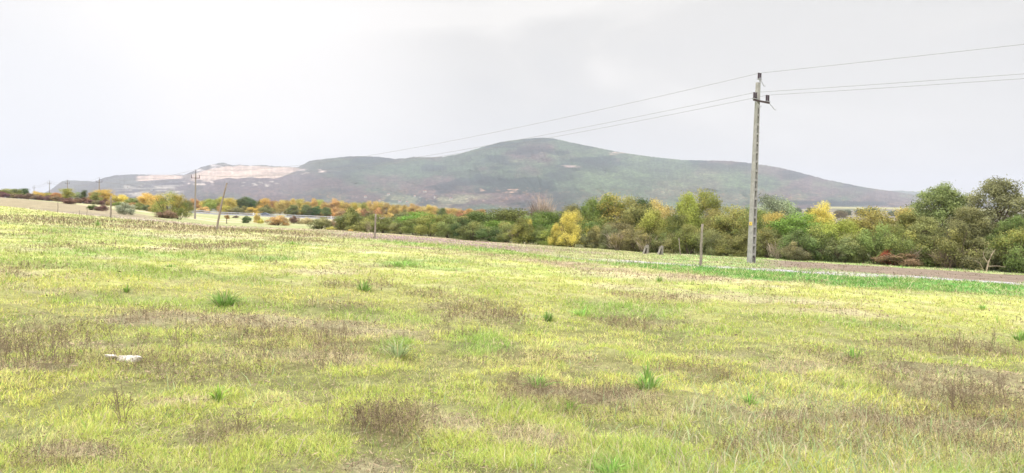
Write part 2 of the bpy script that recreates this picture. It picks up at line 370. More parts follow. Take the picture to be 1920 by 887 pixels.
# ground sheet
az = np.concatenate((np.radians(np.linspace(-180, -46, 60, endpoint=False)), np.radians(np.arange(-46, 46, .14)), np.radians(np.linspace(46, 180, 60))))
rr = np.concatenate((np.array([.05, .5, 1, 1.4]), np.geomspace(1.8, 9500, 600)))
AZ, RR = np.meshgrid(az, rr); X = (RR * np.sin(AZ)).ravel(); Y = (RR * np.cos(AZ)).ravel()
Z = groundz(X, Y); Yc = np.where(Y > 1, Y, np.maximum(np.abs(X) * .3, 1))
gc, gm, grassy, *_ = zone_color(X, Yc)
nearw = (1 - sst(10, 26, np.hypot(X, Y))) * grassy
under = lerp(lerp(np.tile(SOILN * .62, (X.size, 1)), STRAW * .48, sst(.45, .65, fbm(X * 3, Y * 3, 3, 7))), YG2 * .32, .6 * (1 - gm['bare']))  # soil and straw toned down under the blades to paint dark gaps
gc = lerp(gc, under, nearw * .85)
nr, na = RR.shape; i = np.arange(nr - 1)[:, None] * na + np.arange(na - 1)[None]; i = i.ravel()
fl = np.stack([i, i + 1, i + na + 1, i + na], 1)[:, ::-1]
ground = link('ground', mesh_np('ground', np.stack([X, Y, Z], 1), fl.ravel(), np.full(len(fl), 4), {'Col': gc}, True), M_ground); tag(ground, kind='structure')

# ------------------------------------------------------------------ mountains
SIL = [(-700, 372), (-200, 378), (60, 374), (96, 355), (116, 340), (127, 338), (150, 339), (180, 340), (193, 334), (215, 329), (250, 327), (300, 328), (345, 328), (362, 321), (378, 313), (400, 308), (410, 306), (420, 305),
       (428, 308), (436, 310), (450, 309), (470, 311), (490, 309), (520, 312), (545, 313), (557, 314), (570, 308), (582, 301), (600, 299), (630, 296), (655, 293), (680, 293), (720, 295), (740, 298), (760, 297), (775, 294),
       (800, 295), (830, 294), (860, 289), (900, 277), (940, 266), (970, 262), (1000, 259), (1020, 258), (1040, 260), (1070, 267), (1100, 273), (1130, 279), (1160, 285), (1200, 291), (1240, 296), (1280, 300), (1330, 301),
       (1370, 302), (1400, 305), (1430, 309), (1460, 314), (1490, 321), (1520, 329), (1550, 337), (1580, 343), (1610, 349), (1640, 354), (1670, 358), (1700, 363), (1740, 369), (1800, 374), (2100, 385), (2600, 395)]
sx = [a for a, b in SIL]; sy = [b for a, b in SIL]
def mtn_point(px, t):
    px = np.asarray(px, float); t = np.asarray(t, float)
    ys = np.interp(px, sx, sy); ys = ys - 1.3 * (fbm(px * .30, px * 0, 3, 201) - .5) - .9 * (vnoise(px * .9, px * 0, 207) - .5)
    hy = 400 + (px - 960) * math.tan(ROLL); fy = hy + 8
    D = np.interp(px, [-700, 100, 550, 600, 1020, 1400, 1700, 2600], [6500, 6300, 5900, 5200, 4700, 5000, 5600, 6500]); F0 = np.interp(px, [0, 900, 1700], [3000, 2300, 2400])
    y = fy + (ys - fy) * np.clip(t, -.1, 1)
    Yd = F0 + (D - F0) * t
    g = fbm(px * .011 + t * .8, t * 3.2, 4, 211) - .5; g2 = np.abs(fbm(px * .028 + t * 2, t * 1.2, 3, 221) - .5)
    bump_ = np.sin(np.clip(t, 0, 1) * math.pi) ** .7
    Yd = Yd + bump_ * (g * 560 + g2 * 300)
    q = quarry(px, y); Yd = Yd - q * 60 * np.abs(((y / 5.5) % 1) - .5)
    dx = (px - 960) / F; dy = (y - 443.5) / F
    vx = rt.x * dx - up.x * dy; vy = fw.y + rt.y * dx - up.y * dy; vz = fw.z + rt.z * dx - up.z * dy
    return np.stack([vx / vy * Yd, Yd, CAMZ + vz / vy * Yd], -1), y
def quarry(px, y):
    top = np.interp(px, [250, 262, 345, 360, 375, 395, 430, 470, 555, 575], [330, 328.5, 328.5, 327, 322, 318, 311.5, 310.5, 314, 312])
    bot = np.interp(px, [250, 300, 345, 360, 395, 420, 470, 515, 530, 550, 575], [340, 339, 336, 338, 339, 336, 334, 334, 331, 322, 314])
    top = top + 3 * (vnoise(px * .08, px * 0, 5) - .5); bot = bot + 4 * (vnoise(px * .07, px * 0, 9) - .5)
    return sst(-.6, .8, y - top) * sst(-.6, .8, bot - y) * sst(252, 262, px) * (1 - sst(545, 572, px)) * (1 - .8 * sst(338, 345, px) * (1 - sst(355, 362, px)))
pxs = np.arange(-700, 2600, 1.5); ts = np.concatenate((np.linspace(-.05, 1, 260), ))
PX, T = np.meshgrid(pxs, ts); pxf = PX.ravel(); tf = T.ravel()
P, yi = mtn_point(pxf, tf)
n1 = fbm(pxf * .012, yi * .035, 6, 301); n2 = fbm(pxf * .03, yi * .09, 5, 311); n3 = fbm(pxf * .16, yi * .4, 3, 321); n4 = .5 * vnoise(pxf * .45, yi * .9, 331) + .5 * rng.uniform(0, 1, pxf.size)
DG = C(.010, .022, .022); OG = C(.052, .078, .047); LG = C(.105, .145, .068); VB = C(.090, .058, .060); OR = C(.21, .12, .06)
mc = lerp(np.tile(OG, (pxf.size, 1)), VB, sst(.42, .62, n1) * .85)
mc = lerp(mc, LG, sst(.50, .74, n2) * .5 * sst(870, 1100, pxf)); mc = lerp(mc, DG, sst(.47, .60, fbm(pxf * .016 + 40, yi * .07, 5, 341)) * .8)
mc = lerp(mc, VB * .9, .5 * (1 - sst(520, 700, pxf))); mc = lerp(mc, LG * .9, .5 * sst(1020, 1120, pxf) * sst(300, 330, yi) * (1 - sst(1350, 1500, pxf)))
mc = lerp(mc, OR, sst(.62, .75, n3) * sst(340, 370, yi) * .45)
belt = sst(375, 379, yi - (pxf - 1570) * .01) * (1 - sst(383, 386, yi - (pxf - 1570) * .01)) * sst(1440, 1500, pxf) * (1 - sst(1655, 1670, pxf)); mc = lerp(mc, DG * .8, belt * .9)
vil = sst(362, 368, yi) * sst(600, 700, pxf) * (1 - sst(860, 960, pxf)); mc = lerp(mc, C(.19, .20, .11), vil * .6 * sst(.40, .56, n2)); mc = lerp(mc, C(.40, .36, .28), vil * .4 * sst(.78, .86, n4))
vil2 = sst(345, 350, yi) * (1 - sst(366, 370, yi)) * sst(200, 240, pxf) * (1 - sst(330, 350, pxf)); mc = lerp(mc, C(.33, .30, .25), vil2 * .8 * sst(.5, .62, fbm(pxf * .05, yi * .6, 3, 351)))
def rock(x0, x1, y0, y1, thr, cc=C(.50, .42, .36)):
    global mc
    k = sst(x0 - 6, x0 + 6, pxf) * (1 - sst(x1 - 6, x1 + 6, pxf)) * sst(y0 - 1, y0 + 1, yi) * (1 - sst(y1 - 1, y1 + 1, yi))
    mc = lerp(mc, cc, k * sst(thr, thr + .1, fbm(pxf * .09, yi * .45, 4, 361)))
rock(455, 520, 338, 352, .56, C(.50, .46, .40)); rock(555, 610, 317, 328, .60, C(.34, .27, .25)); rock(1050, 1088, 310, 314, .42, C(.24, .18, .165)); rock(1145, 1180, 285, 290, .42, C(.45, .33, .29)); rock(365, 440, 308, 322, .52, C(.42, .38, .36))
rock(340, 400, 335, 347, .5, C(.45, .37, .32)); rock(900, 1000, 352, 362, .62, C(.26, .17, .12))
q = quarry(pxf, yi); qn = fbm(pxf * .10, yi * .9, 4, 371); qc = lerp(np.tile(C(.46, .34, .27), (pxf.size, 1)), C(.38, .28, .225), sst(.45, .62, qn)); qc = lerp(qc, C(.27, .21, .18), .5 * sst(.6, .9, np.abs(((yi / 5.5) % 1) - .5) * 2))
qc = lerp(qc, C(.56, .46, .38), sst(.6, .8, vnoise(pxf * .35, yi * .12, 373)) * .5)
mc = mc * ((.55 + .9 * n4) * (.55 + .9 * fbm(pxf * .2, yi * .55, 2, 381)) * .98)[:, None]; mc = lerp(mc, qc * (.9 + .2 * n4)[:, None], q)
nr, na = PX.shape; i = (np.arange(nr - 1)[:, None] * na + np.arange(na - 1)[None]).ravel(); fl = np.stack([i, i + 1, i + na + 1, i + na], 1)
# back slope so that the mountain is a closed ridge
ridge = P[-na:]; back = ridge.copy(); back[:, 1] += 1800; back[:, 2] = -20; back[:, 0] *= 1.25
P = np.concatenate((P, back)); mc = np.concatenate((mc, mc[-na:])); b0 = nr * na; i2 = np.arange(na - 1)
fl = np.concatenate((fl, np.stack([b0 - na + i2, b0 - na + i2 + 1, b0 + i2 + 1, b0 + i2], 1)))
mtn = link('mountain', mesh_np('mountain', P, fl.ravel(), np.full(len(fl), 4), {'Col': mc}, True), M_mtn); tag(mtn, kind='structure')
# far low hill past the right shoulder
mbx = np.arange(1560, 2300, 4.0); hy = np.interp(mbx, [1560, 1640, 1680, 1710, 1750, 1780, 1830, 1900, 2100, 2300], [372, 360, 357, 359, 364, 366, 369, 376, 382, 395]) - (vnoise(mbx * .1, mbx * 0, 3) - .5)
vv, cc_ = [], []
for k, (yy, Yd) in enumerate(((None, 7600), (None, 8200), (420, 9200))):
    for x, h_ in zip(mbx, hy):
        p = unproj(x, [h_ + (hor(x) + 12 - h_), h_, 440][k], Yd); vv.append(tuple(p)); cc_.append((.07, .09, .05))
na = len(mbx); i = (np.arange(2)[:, None] * na + np.arange(na - 1)[None]).ravel(); fl = np.stack([i, i + 1, i + na + 1, i + na], 1)
hl = link('far_hill', mesh_np('far_hill', vv, fl.ravel(), np.full(len(fl), 4), {'Col': cc_}, True), M_mtn); tag(hl, kind='structure')

# haze: one closed box of thin even air
hz = MB(); hz.box((0, 4800, 260), (14400, 11600, 680)); m = bpy.data.materials.new('air'); m.use_nodes = True; t = m.node_tree; t.nodes.clear()
pv = nd(t, 'ShaderNodeVolumePrincipled'); pv.inputs['Color'].default_value = (.74, .79, .925, 1); pv.inputs['Density'].default_value = 0.000108; pv.inputs['Anisotropy'].default_value = 0.0
ou = nd(t, 'ShaderNodeOutputMaterial'); t.links.new(pv.outputs[0], ou.inputs['Volume']); haze = hz.build('haze', m); tag(haze, kind='stuff')

# ------------------------------------------------------------------ plants
def quads_mesh(name, c, nrm, size, v, gold, aspect=.7):
    n = len(c); nrm = nrm / (np.linalg.norm(nrm, axis=1)[:, None] + 1e-9)
    rnd = rng.normal(size=(n, 3)); a = np.cross(nrm, rnd); a /= np.linalg.norm(a, axis=1)[:, None] + 1e-9; b = np.cross(nrm, a)
    a = a * (size / 2)[:, None]; b = b * (size / 2 * aspect)[:, None]
    V = np.stack([c - a, c - b * .9 + a * .1, c + a, c + b], 1).reshape(-1, 3)
    return mesh_np(name, V, np.arange(4 * n), np.full(n, 4), {'v': np.repeat(v, 4), 'gold': np.repeat(gold, 4)})
def crown_mesh(kind, seed, nleaf):
    g = np.random.default_rng(seed); lob = []
    if kind == 'broad':
        for k in range(48):
            d = g.normal(size=3); d /= np.linalg.norm(d); rad = g.uniform(.45, 1) ; c = d * rad * np.array([.37, .37, .40]) + (0, 0, .54); lob.append((c, g.uniform(.09, .17), .75))
    elif kind == 'bush':
        for k in range(30):
            a = g.uniform(0, 2 * math.pi); rr_ = math.sqrt(g.uniform(0, 1)) * .42; z = g.uniform(.12, .80) * (1 - (rr_ / .5) ** 2 * .55); lob.append((np.array([rr_ * math.cos(a), rr_ * math.sin(a), z]), g.uniform(.10, .19), .8))
    elif kind == 'locust':
        for k in range(150):
            a = g.uniform(0, 2 * math.pi); z = g.uniform(.08, .97) ** 1.0; w = .47 * min(1, (1.04 - z) / .62) ** .75; rr_ = math.sqrt(g.uniform(0, 1)) * w
            lob.append((np.array([rr_ * math.cos(a), rr_ * math.sin(a), z]), g.uniform(.045, .095), .9))
    elif kind == 'upright':
        for k in range(34):
            a = g.uniform(0, 2 * math.pi); z = g.uniform(.12, .97); w = .30 * (1 - max(0, z - .45) / .62) ** .7 + .02; rr_ = math.sqrt(g.uniform(0, 1)) * w; lob.append((np.array([rr_ * math.cos(a), rr_ * math.sin(a), z]), g.uniform(.07, .13), 1.2))
    elif kind == 'willow':
        for k in range(44):
            a = g.uniform(0, 2 * math.pi); z = g.uniform(.12, .93); w = .46 * (1 - ((z - .35) / .65) ** 2 * .85) if z > .35 else .44; rr_ = math.sqrt(g.uniform(0, 1)) * w; lob.append((np.array([rr_ * math.cos(a), rr_ * math.sin(a), z]), g.uniform(.07, .12), 1.25))
    cs, ns, vs, gs = [], [], [], []
    wts = np.array([l[1] ** 2 for l in lob]); wts /= wts.sum(); cnt = g.multinomial(nleaf, wts)
    for (c, r_, fz), n in zip(lob, cnt):
        d = g.normal(size=(n, 3)); d[:, 2] += .35; d /= np.linalg.norm(d, axis=1)[:, None]
        # ragged lobes: leaves gathered along twigs
        tw = g.normal(size=(14, 3)); tw /= np.linalg.norm(tw, axis=1)[:, None]; k = g.integers(0, 14, n); f = g.uniform(.0, .78, n)[:, None]
        d2 = d * (1 - f) + tw[k] * f; d2 /= np.linalg.norm(d2, axis=1)[:, None]
        rad = r_ * (1 + .42 * np.sin(tw[k][:, 0] * 9)) * g.uniform(.62, 1.16, n) ** .8
        stray = g.uniform(0, 1, n) > .93; rad = np.where(stray, rad * 1.28, rad)
        p = c + d2 * rad[:, None] * (1, 1, fz); cs.append(p); ns.append(d2 + g.normal(size=(n, 3)) * .55)
        lv = g.uniform(0, 1); vs.append(np.clip(.18 + .64 * lv + g.normal(size=n) * .18, 0, 1)); lg = g.uniform(-.35, .75) + .9 * (c[2] - .5)  # random tone per lobe puts extra light and shade into the leaf colour
        gs.append(np.clip(lg + g.normal(size=n) * .22, 0, 1))
    cs = np.concatenate(cs); ns = np.concatenate(ns); vs = np.concatenate(vs); gs = np.concatenate(gs); cs[:, 2] = np.maximum(cs[:, 2], .015)
    base = {'broad': .026, 'bush': .034, 'locust': .023, 'upright': .024, 'willow': .026}[kind]
    me = quads_mesh('crown_' + kind, cs, ns, base * g.uniform(.6, 1.3, len(cs)), vs, gs, .42 if kind in ('willow', 'locust') else .72)
    me.materials.append(M_leaf)
    b = MB()
    def limb(p0, p1, r0_, r1_):
        p0 = Vector(p0); p1 = Vector(p1); mid = (p0 + p1) / 2 + Vector(g.normal(size=3)) * .02; b.tube([p0, mid, p1], [r0_, (r0_ + r1_) / 2, r1_], 6)
    if kind in ('broad', 'locust', 'upright'):
        pts = [(0, 0, -.05), (g.normal() * .01, g.normal() * .01, .2), (g.normal() * .02, g.normal() * .02, .45), (g.normal() * .03, g.normal() * .03, .72)]
        b.tube(pts, [.020, .016, .011, .005], 8)
        for c, r_, _ in lob[::2]:
            z0 = max(.14, c[2] - .32 * math.hypot(c[0], c[1]) - .12); limb((0, 0, z0), c, .007, .002)
    else:
        for k in range(7):
            a = g.uniform(0, 2 * math.pi); limb((.02 * math.cos(a), .02 * math.sin(a), -.04), (.3 * math.cos(a), .3 * math.sin(a), g.uniform(.4, .8)), .014, .004)
    tm = bpy.data.meshes.new('trunk_' + kind); tm.from_pydata([tuple(v) for v in b.v], [], b.f); tm.update(); tm.materials.append(M_bark)
    return me, tm
PROTO = {k: [crown_mesh(k, s0 + j, n) for j in range(c_)] for k, s0, n, c_ in (('broad', 10, 15000, 3), ('bush', 30, 11000, 4), ('locust', 50, 34000, 3), ('upright', 70, 11000, 2), ('willow', 90, 15000, 2))}
def twig_mesh(seed, n=260):
    """bare arching twigs, a unit shrub of stems"""
    g = np.random.default_rng(seed); V = []; Fc = []
    for k in range(n):
        a = g.uniform(0, 2 * math.pi); p = np.array([g.normal() * .05, g.normal() * .05, 0.0]); d = np.array([math.cos(a) * g.uniform(.1, .8), math.sin(a) * g.uniform(.1, .8), 1.0]); d /= np.linalg.norm(d)
        if k > 40: p = np.array([math.cos(a) * g.uniform(.0, .4), math.sin(a) * g.uniform(0, .4), g.uniform(.1, .6)])
        w = .006; side = np.cross(d, g.normal(size=3)); side /= np.linalg.norm(side); b = len(V)
        for s in range(5):
            ww = w * (1 - s / 5.0) + .0012; V += [tuple(p - side * ww), tuple(p + side * ww)]; p = p + d * .13 * g.uniform(.7, 1.1); d = d + np.array([g.normal() * .12, g.normal() * .12, -.16]); d /= np.linalg.norm(d)
        for s in range(4): Fc.append((b + 2 * s, b + 2 * s + 1, b + 2 * s + 3, b + 2 * s + 2))
    V = [(x, y, max(z, 0)) for x, y, z in V]
    me = bpy.data.meshes.new('twigs'); me.from_pydata(V, [], Fc); me.update(); return me
M_twig = simple('pale dry twigs', (.55, .45, .37), (.36, .29, .24), 3); M_twigd = simple('brown twigs', (.24, .17, .14), (.15, .11, .09), 3)
TW = [twig_mesh(5), twig_mesh(6)]; TW[0].materials.append(M_twig); TW[1].materials.append(M_twigd)
CN = {'feather': (.215, .240, .110), 'green': (.150, .195, .060), 'dark': (.080, .120, .045), 'bright': (.155, .250, .050), 'olive': (.205, .225, .080), 'yellowgreen': (.29, .33, .085), 'yellow': (.55, .48, .14), 'gold': (.45, .38, .11),
      'orange': (.50, .37, .15), 'rust': (.38, .25, .115), 'brown': (.215, .175, .10), 'maroon': (.19, .115, .10), 'silver': (.34, .37, .26), 'sage': (.27, .29, .18), 'red': (.46, .12, .08), 'mossy': (.185, .190, .085), 'tan': (.44, .34, .19)}
_count = {}
def nth(key):
    _count[key] = _count.get(key, 0) + 1; n = _count[key]; return f"{n}{'th' if 10 < n % 100 < 14 else {1: 'st', 2: 'nd', 3: 'rd'}.get(n % 10, 'th')}"
def plant(name, kind, px, ytop, Yd, wpx, color, gold=0, label=None, cat='tree', group=None, rot=None, var=None, ybase=None, jit=.12):
    p = unproj(px, hor(px) + 40, Yd); X0 = p.x; z0 = gz(X0, Yd); top = unproj(px, ytop, Yd).z; H = max(top - z0, .4); W = wpx / F * Yd
    root = thing(name, label, cat, (X0, Yd, z0 - .03), group)
    pr = PROTO[kind]; me, tm = pr[(var if var is not None else random.randrange(99)) % len(pr)]
    ztop = {'broad': .98, 'bush': .95, 'locust': 1.0, 'upright': 1.05, 'willow': 1.02}[kind]; wid = {'broad': .92, 'bush': .98, 'locust': .98, 'upright': .72, 'willow': .98}[kind]
    ang = rot if rot is not None else random.uniform(0, 6.28)
    shrub = name in ('shrub', 'bramble_bush')
    nms = ('foliage', 'stem') if shrub else ('crown', 'trunk')
    for nme, data in ((nms[0], me), (nms[1], tm)):
        o = link(nme, data, None, root); o.scale = (W / wid, W / wid, H / ztop); o.rotation_euler = (0, 0, ang)
        if data is me:
            c = [q * 1.15 for q in CN[color]]; j = [random.uniform(1 - jit, 1 + jit) for _ in range(3)]; o.color = (c[0] * j[0], c[1] * j[1], c[2] * j[2], gold)
    return root

# --- trees standing in the hedge on the right (photo column, top, metres behind the hedge front, width)
def tr(kind, px, yt, back, w, color, gold, label, name='broadleaf_tree', cat='tree', **k):
    return plant(name, kind, px, yt, float(HB(px)) + back, w, color, gold, label, cat, **k)
tr('locust', 1765, 346, 5, 165, 'feather', .1, 'tall airy locust tree with pale green layered crown, first left of the rightmost one', 'locust_tree', var=0)
tr('locust', 1872, 339, 4, 180, 'feather', .05, 'tallest locust tree, wide layered crown at the right end of hedge', 'locust_tree', var=1)
tr('locust', 1990, 352, 5, 170, 'olive', .2, 'locust tree cut off by the right edge of view', 'locust_tree', var=2)
tr('locust', 1700, 402, 3, 110, 'green', .25, 'olive locust tree with yellowing patches leaning against the taller locust', 'locust_tree', var=2)
tr('broad', 1695, 388, 16, 50, 'orange', .3, 'small orange crowned tree showing behind the hedge beside the tall locust')
tr('broad', 1636, 387, 6, 110, 'olive', .4, 'domed olive tree mottled with orange leaves, left of the locust trees')
tr('broad', 1575, 402, 3, 95, 'yellowgreen', .2, 'lime yellow bushy tree between yellow poplar and domed olive tree')
tr('broad', 1535, 377, 14, 62, 'yellow', .5, 'pale yellow tree rising behind the bright green one')
tr('broad', 1490, 398, 4, 120, 'bright', .05, 'bright green rounded tree just right of the concrete pole')
tr('broad', 1450, 398, 9, 56, 'gold', .2, 'golden tree half hidden behind bright green tree by the concrete pole')
tr('upright', 1445, 362, 20, 90, 'sage', 0, 'tall silvery green poplar behind the concrete pole', 'poplar_tree')
tr('upright', 1472, 372, 22, 66, 'sage', 0, 'shorter silvery poplar right of the taller one', 'poplar_tree')
tr('broad', 1425, 392, 12, 60, 'olive', .2, 'olive green tree directly behind the concrete pole')
tr('broad', 1378, 384, 5, 90, 'olive', .45, 'large olive gold tree left of the concrete pole')
tr('broad', 1400, 382, 15, 50, 'green', .0, 'dark green treetop peeping over the olive gold tree')
tr('broad', 1322, 357, 12, 78, 'olive', .35, 'tallest yellow green tree left of the concrete pole, behind the wooden post')
tr('broad', 1290, 362, 9, 62, 'yellowgreen', .15, 'yellowish tall tree with ragged crown left of the wooden post')
tr('broad', 1345, 390, 6, 66, 'olive', .15, 'grey olive tree in front of the tallest yellow green tree')
tr('upright', 1222, 388, 1.5, 66, 'yellowgreen', .1, 'small upright lime green tree above the two concrete stubs')
tr('broad', 1236, 372, 9, 66, 'tan', .7, 'pale brownish gold tree behind the small lime green tree')
tr('broad', 1262, 392, 5, 56, 'green', .2, 'mid green tree filling the gap right of lime green tree')
tr('broad', 1190, 366, 7, 72, 'olive', .3, 'tall olive tree with pale top beside the dark flat topped tree')
tr('broad', 1205, 372, 8, 46, 'dark', 0, 'narrow dark green tree between olive and brownish gold trees')
tr('broad', 1140, 364, 6, 90, 'green', .85, 'dark green tree with golden flat top right of the yellow bush')
tr('broad', 1110, 372, 5, 58, 'green', .1, 'dark green left shoulder tree beside golden topped one')
tr('willow', 1072, 397, -1.5, 70, 'yellow', .2, 'bright yellow bushy tree standing out before the green hedge')
tr('willow', 1045, 420, -1.2, 40, 'yellow', .3, 'golden lower bush tree against the bright yellow tree')
tr('broad', 1020, 388, 12, 90, 'green', .15, 'green feathery tree under the bare twiggy crown')
tr('broad', 1075, 384, 14, 70, 'mossy', .1, 'mossy green tree behind the bright yellow tree')
tr('broad', 965, 384, 14, 110, 'green', .05, 'broad soft green tree left of the bare twiggy crown')
tr('broad', 905, 390, 12, 110, 'green', .0, 'broad soft green tree at left end of tall hedge')
tr('willow', 990, 412, 3, 30, 'gold', .5, 'thin golden brown sapling inside the green hedge')
tr('broad', 935, 408, 5, 70, 'bright', .1, 'fresh green low tree in middle of the hedge')
tr('broad', 790, 396, 4, 90, 'bright', .1, 'bright green rounded tree left part of hedge below the orange wood')
tr('broad', 860, 404, 5, 60, 'dark', .0, 'dark green small tree right of the bright rounded one')
tr('broad', 695, 400, 6, 60, 'green', .15, 'green bushy tree near the left end of hedge')
tr('broad', 740, 402, 8, 66, 'olive', .2, 'olive tree behind the thin wooden post')
tr('broad', 835, 396, 10, 60, 'green', .3, 'green gold tree under the orange treetops')
tr('locust', 1738, 408, 1.5, 110, 'feather', .1, 'low feathery locust tree at the foot of first tall locust', 'locust_tree', var=1)
tr('locust', 1815, 392, 2, 130, 'feather', .1, 'low feathery locust tree between the two tall locusts', 'locust_tree', var=2)
tr('locust', 1905, 405, 1.5, 120, 'green', .1, 'low feathery locust tree in front of the tallest one at right edge', 'locust_tree', var=0)
tr('broad', 1160, 410, 3, 80, 'mossy', .2, 'mossy green low tree below the flat topped dark tree'); tr('broad', 1300, 420, 2.5, 70, 'olive', .25, 'low olive tree just left of the tall wooden post')
tr('broad', 1440, 425, 2.5, 70, 'green', .1, 'low green tree right behind the concrete pole foot'); tr('broad', 1110, 415, 2, 60, 'green', .1, 'low green tree right beside the bright yellow tree')
# bare twiggy crown
p = unproj(1016, 440, 94.0); z0 = gz(p.x, 94)
root = thing('bare_tree', 'bare pinkish twiggy treetop rising over the green hedge', 'tree', (p.x, 94, z0 - .03))
for k, (dx, s) in enumerate(((0, 1.0), (-.6, .85), (.7, .8))):
    o = link('crown' if k == 0 else 'limb', TW[k % 2], None, root, (dx, 0, 1.6)); H = unproj(1016, 378, 94).z - z0 - 1.6; o.scale = (H * .8 * s, H * .8 * s, H * 1.3 * s); o.rotation_euler = (0, 0, k * 2.1)
b = MB(); b.tube([(0, 0, -.1), (.05, 0, 1), (0, .05, 2.4)], [.12, .1, .06], 8); b.build('trunk', M_bark, root)
# --- shrubs at the foot of the hedge
LM = [(703, 'thin wooden post'), (1072, 'bright yellow tree'), (1211, 'left concrete stub'), (1315, 'gravel track post'), (1408, 'tall concrete pole'), (1668, 'red leaved shrub'), (1872, 'tallest locust tree')]
ORD = ['first', 'second', 'third', 'fourth', 'fifth', 'sixth', 'seventh', 'eighth', 'ninth', 'tenth', 'eleventh', 'twelfth', 'thirteenth', 'fourteenth']
g = np.random.default_rng(99); px = 655.0; shr = []
while px < 2080:
    w = g.uniform(38, 66) * (1 + max(0, px - 1200) / 1500); shr.append((px, w)); px += w * g.uniform(.46, .66)
pal = ['mossy', 'olive', 'green', 'mossy', 'brown', 'olive', 'dark', 'mossy', 'green', 'green']; words = {'mossy': 'moss green', 'olive': 'olive', 'green': 'mid green', 'brown': 'brownish', 'dark': 'dark green', 'red': 'red leaved', 'maroon': 'maroon brown'}
cnt = {}
for k, (px, w) in enumerate(shr):
    lo = [l for l in LM if l[0] <= px]; a = lo[-1] if lo else None; cnt[a] = cnt.get(a, 0) + 1; n_ = cnt[a]
    c = pal[g.integers(0, len(pal))]; c = 'green' if c == 'brown' and (px < 1040 or px > 1720) else c; base = hor(px) + (1.6 + 1.75) / HB(px) * F; h_ = g.uniform(34, 58) * (1 + max(0, px - 1200) / 1100)
    where = f"{ORD[min(n_ - 1, 13)]} one right of the {a[1]}" if a else f"{ORD[min(n_ - 1, 13)]} one from the hedge's left end"
    if px < 1056 and px > 720: h_ *= 1.0
    plant('shrub', 'bush', px, base - h_, float(HB(px)) - g.uniform(-1.0, .8), w, c, float(g.uniform(0, .35)), f"{words[c]} shrub at hedge foot, {where}", 'shrub', 'shrubs along the hedge foot')
    if g.uniform() < .40:
        Yd = float(HB(px)) - .9; p = unproj(px + w * .3, base, Yd); s = g.uniform(1.3, 2.2)
        o = link('bramble', TW[int(g.integers(0, 2))].copy() if False else TW[int(g.integers(0, 2))], None, None, (p.x, Yd, gz(p.x, Yd) - .05)); o.scale = (s * 1.25, s, s * .85); o.rotation_euler = (0, 0, g.uniform(0, 6))
        tag(o, f"leafless bramble thicket in front of the {ORD[min(n_ - 1, 13)]} shrub {'right of the ' + a[1] if a else 'of the hedge'}", 'bramble', 'bare brambles before the hedge')
plant('shrub', 'bush', 1668, 463, float(HB(1668)) - 1.0, 34, 'red', .0, 'small shrub with red leaves at the hedge foot', 'shrub', 'shrubs along the hedge foot')
plant('shrub', 'bush', 1690, 470, float(HB(1690)) - 1.2, 80, 'brown', .0, 'brown leaved shrub touching the red one on its right', 'shrub', 'shrubs along the hedge foot')
plant('shrub', 'bush', 1490, 446, float(HB(1490)) - 2, 50, 'brown', .3, 'rounded brown vine covered shrub beside the concrete pole', 'shrub', 'shrubs along the hedge foot')
# dead fallen branch at the right end of the hedge
Yd = 50.6; p = unproj(1850, 500, Yd); z0 = gz(p.x, Yd); d = MB()
d.tube([(0, 0, 0), (.12, 0, .6), (.35, .1, 1.05), (.6, .1, 1.45)], [.05, .04, .03, .012], 6); d.tube([(.1, 0, .5), (-.15, .1, .9), (-.2, .1, 1.3)], [.03, .02, .01], 6); d.tube([(.05, 0, .3), (.5, -.2, .35), (1.1, -.3, .3)], [.03, .02, .01], 6); d.tube([(-.2, 0, 0), (-.5, -.1, .5), (-.9, -.1, .7)], [.03, .02, .01], 6)
tag(d.build('dead_branch', simple('bleached wood', (.36, .29, .22), (.26, .21, .16), 8), None, False, (p.x, Yd, z0 + .1)), 'pale leafless dead branch sticking out of hedge under tallest locust', 'branch')

# --- left side: bushes and trees beyond the ploughed field
def lp(name, kind, px, yt, Yd, w, color, gold, label, cat='tree', **k): return plant(name, kind, px, yt, Yd, w, color, gold, label, cat, **k)
lp('willow_tree', 'willow', 318, 359, 100, 78, 'olive', .9, 'golden olive willow standing alone left of the wooden pylon line pole'); lp('willow_tree', 'willow', 336, 366, 101, 50, 'olive', 1, 'smaller golden willow merged into the right side of the large willow')
lp('shrub', 'bush', 311, 392, 96, 40, 'brown', 0, 'grey brown shrub at the foot of the golden willow', 'shrub'); lp('shrub', 'bush', 233, 374, 84, 34, 'silver', 0, 'silvery green rounded shrub beside the ploughed field', 'shrub', jit=.03)
lp('shrub', 'bush', 172, 382.5, 100, 20, 'dark', 0, 'dark green low shrub left of the dark maroon one', 'shrub'); lp('shrub', 'bush', 191, 382, 98, 24, 'maroon', 0, 'dark maroon low shrub at the edge of the ploughed field', 'shrub')
lp('shrub', 'bush', 128, 371, 150, 30, 'maroon', 0, 'maroon shrub under the yellow green tree on the left', 'shrub')
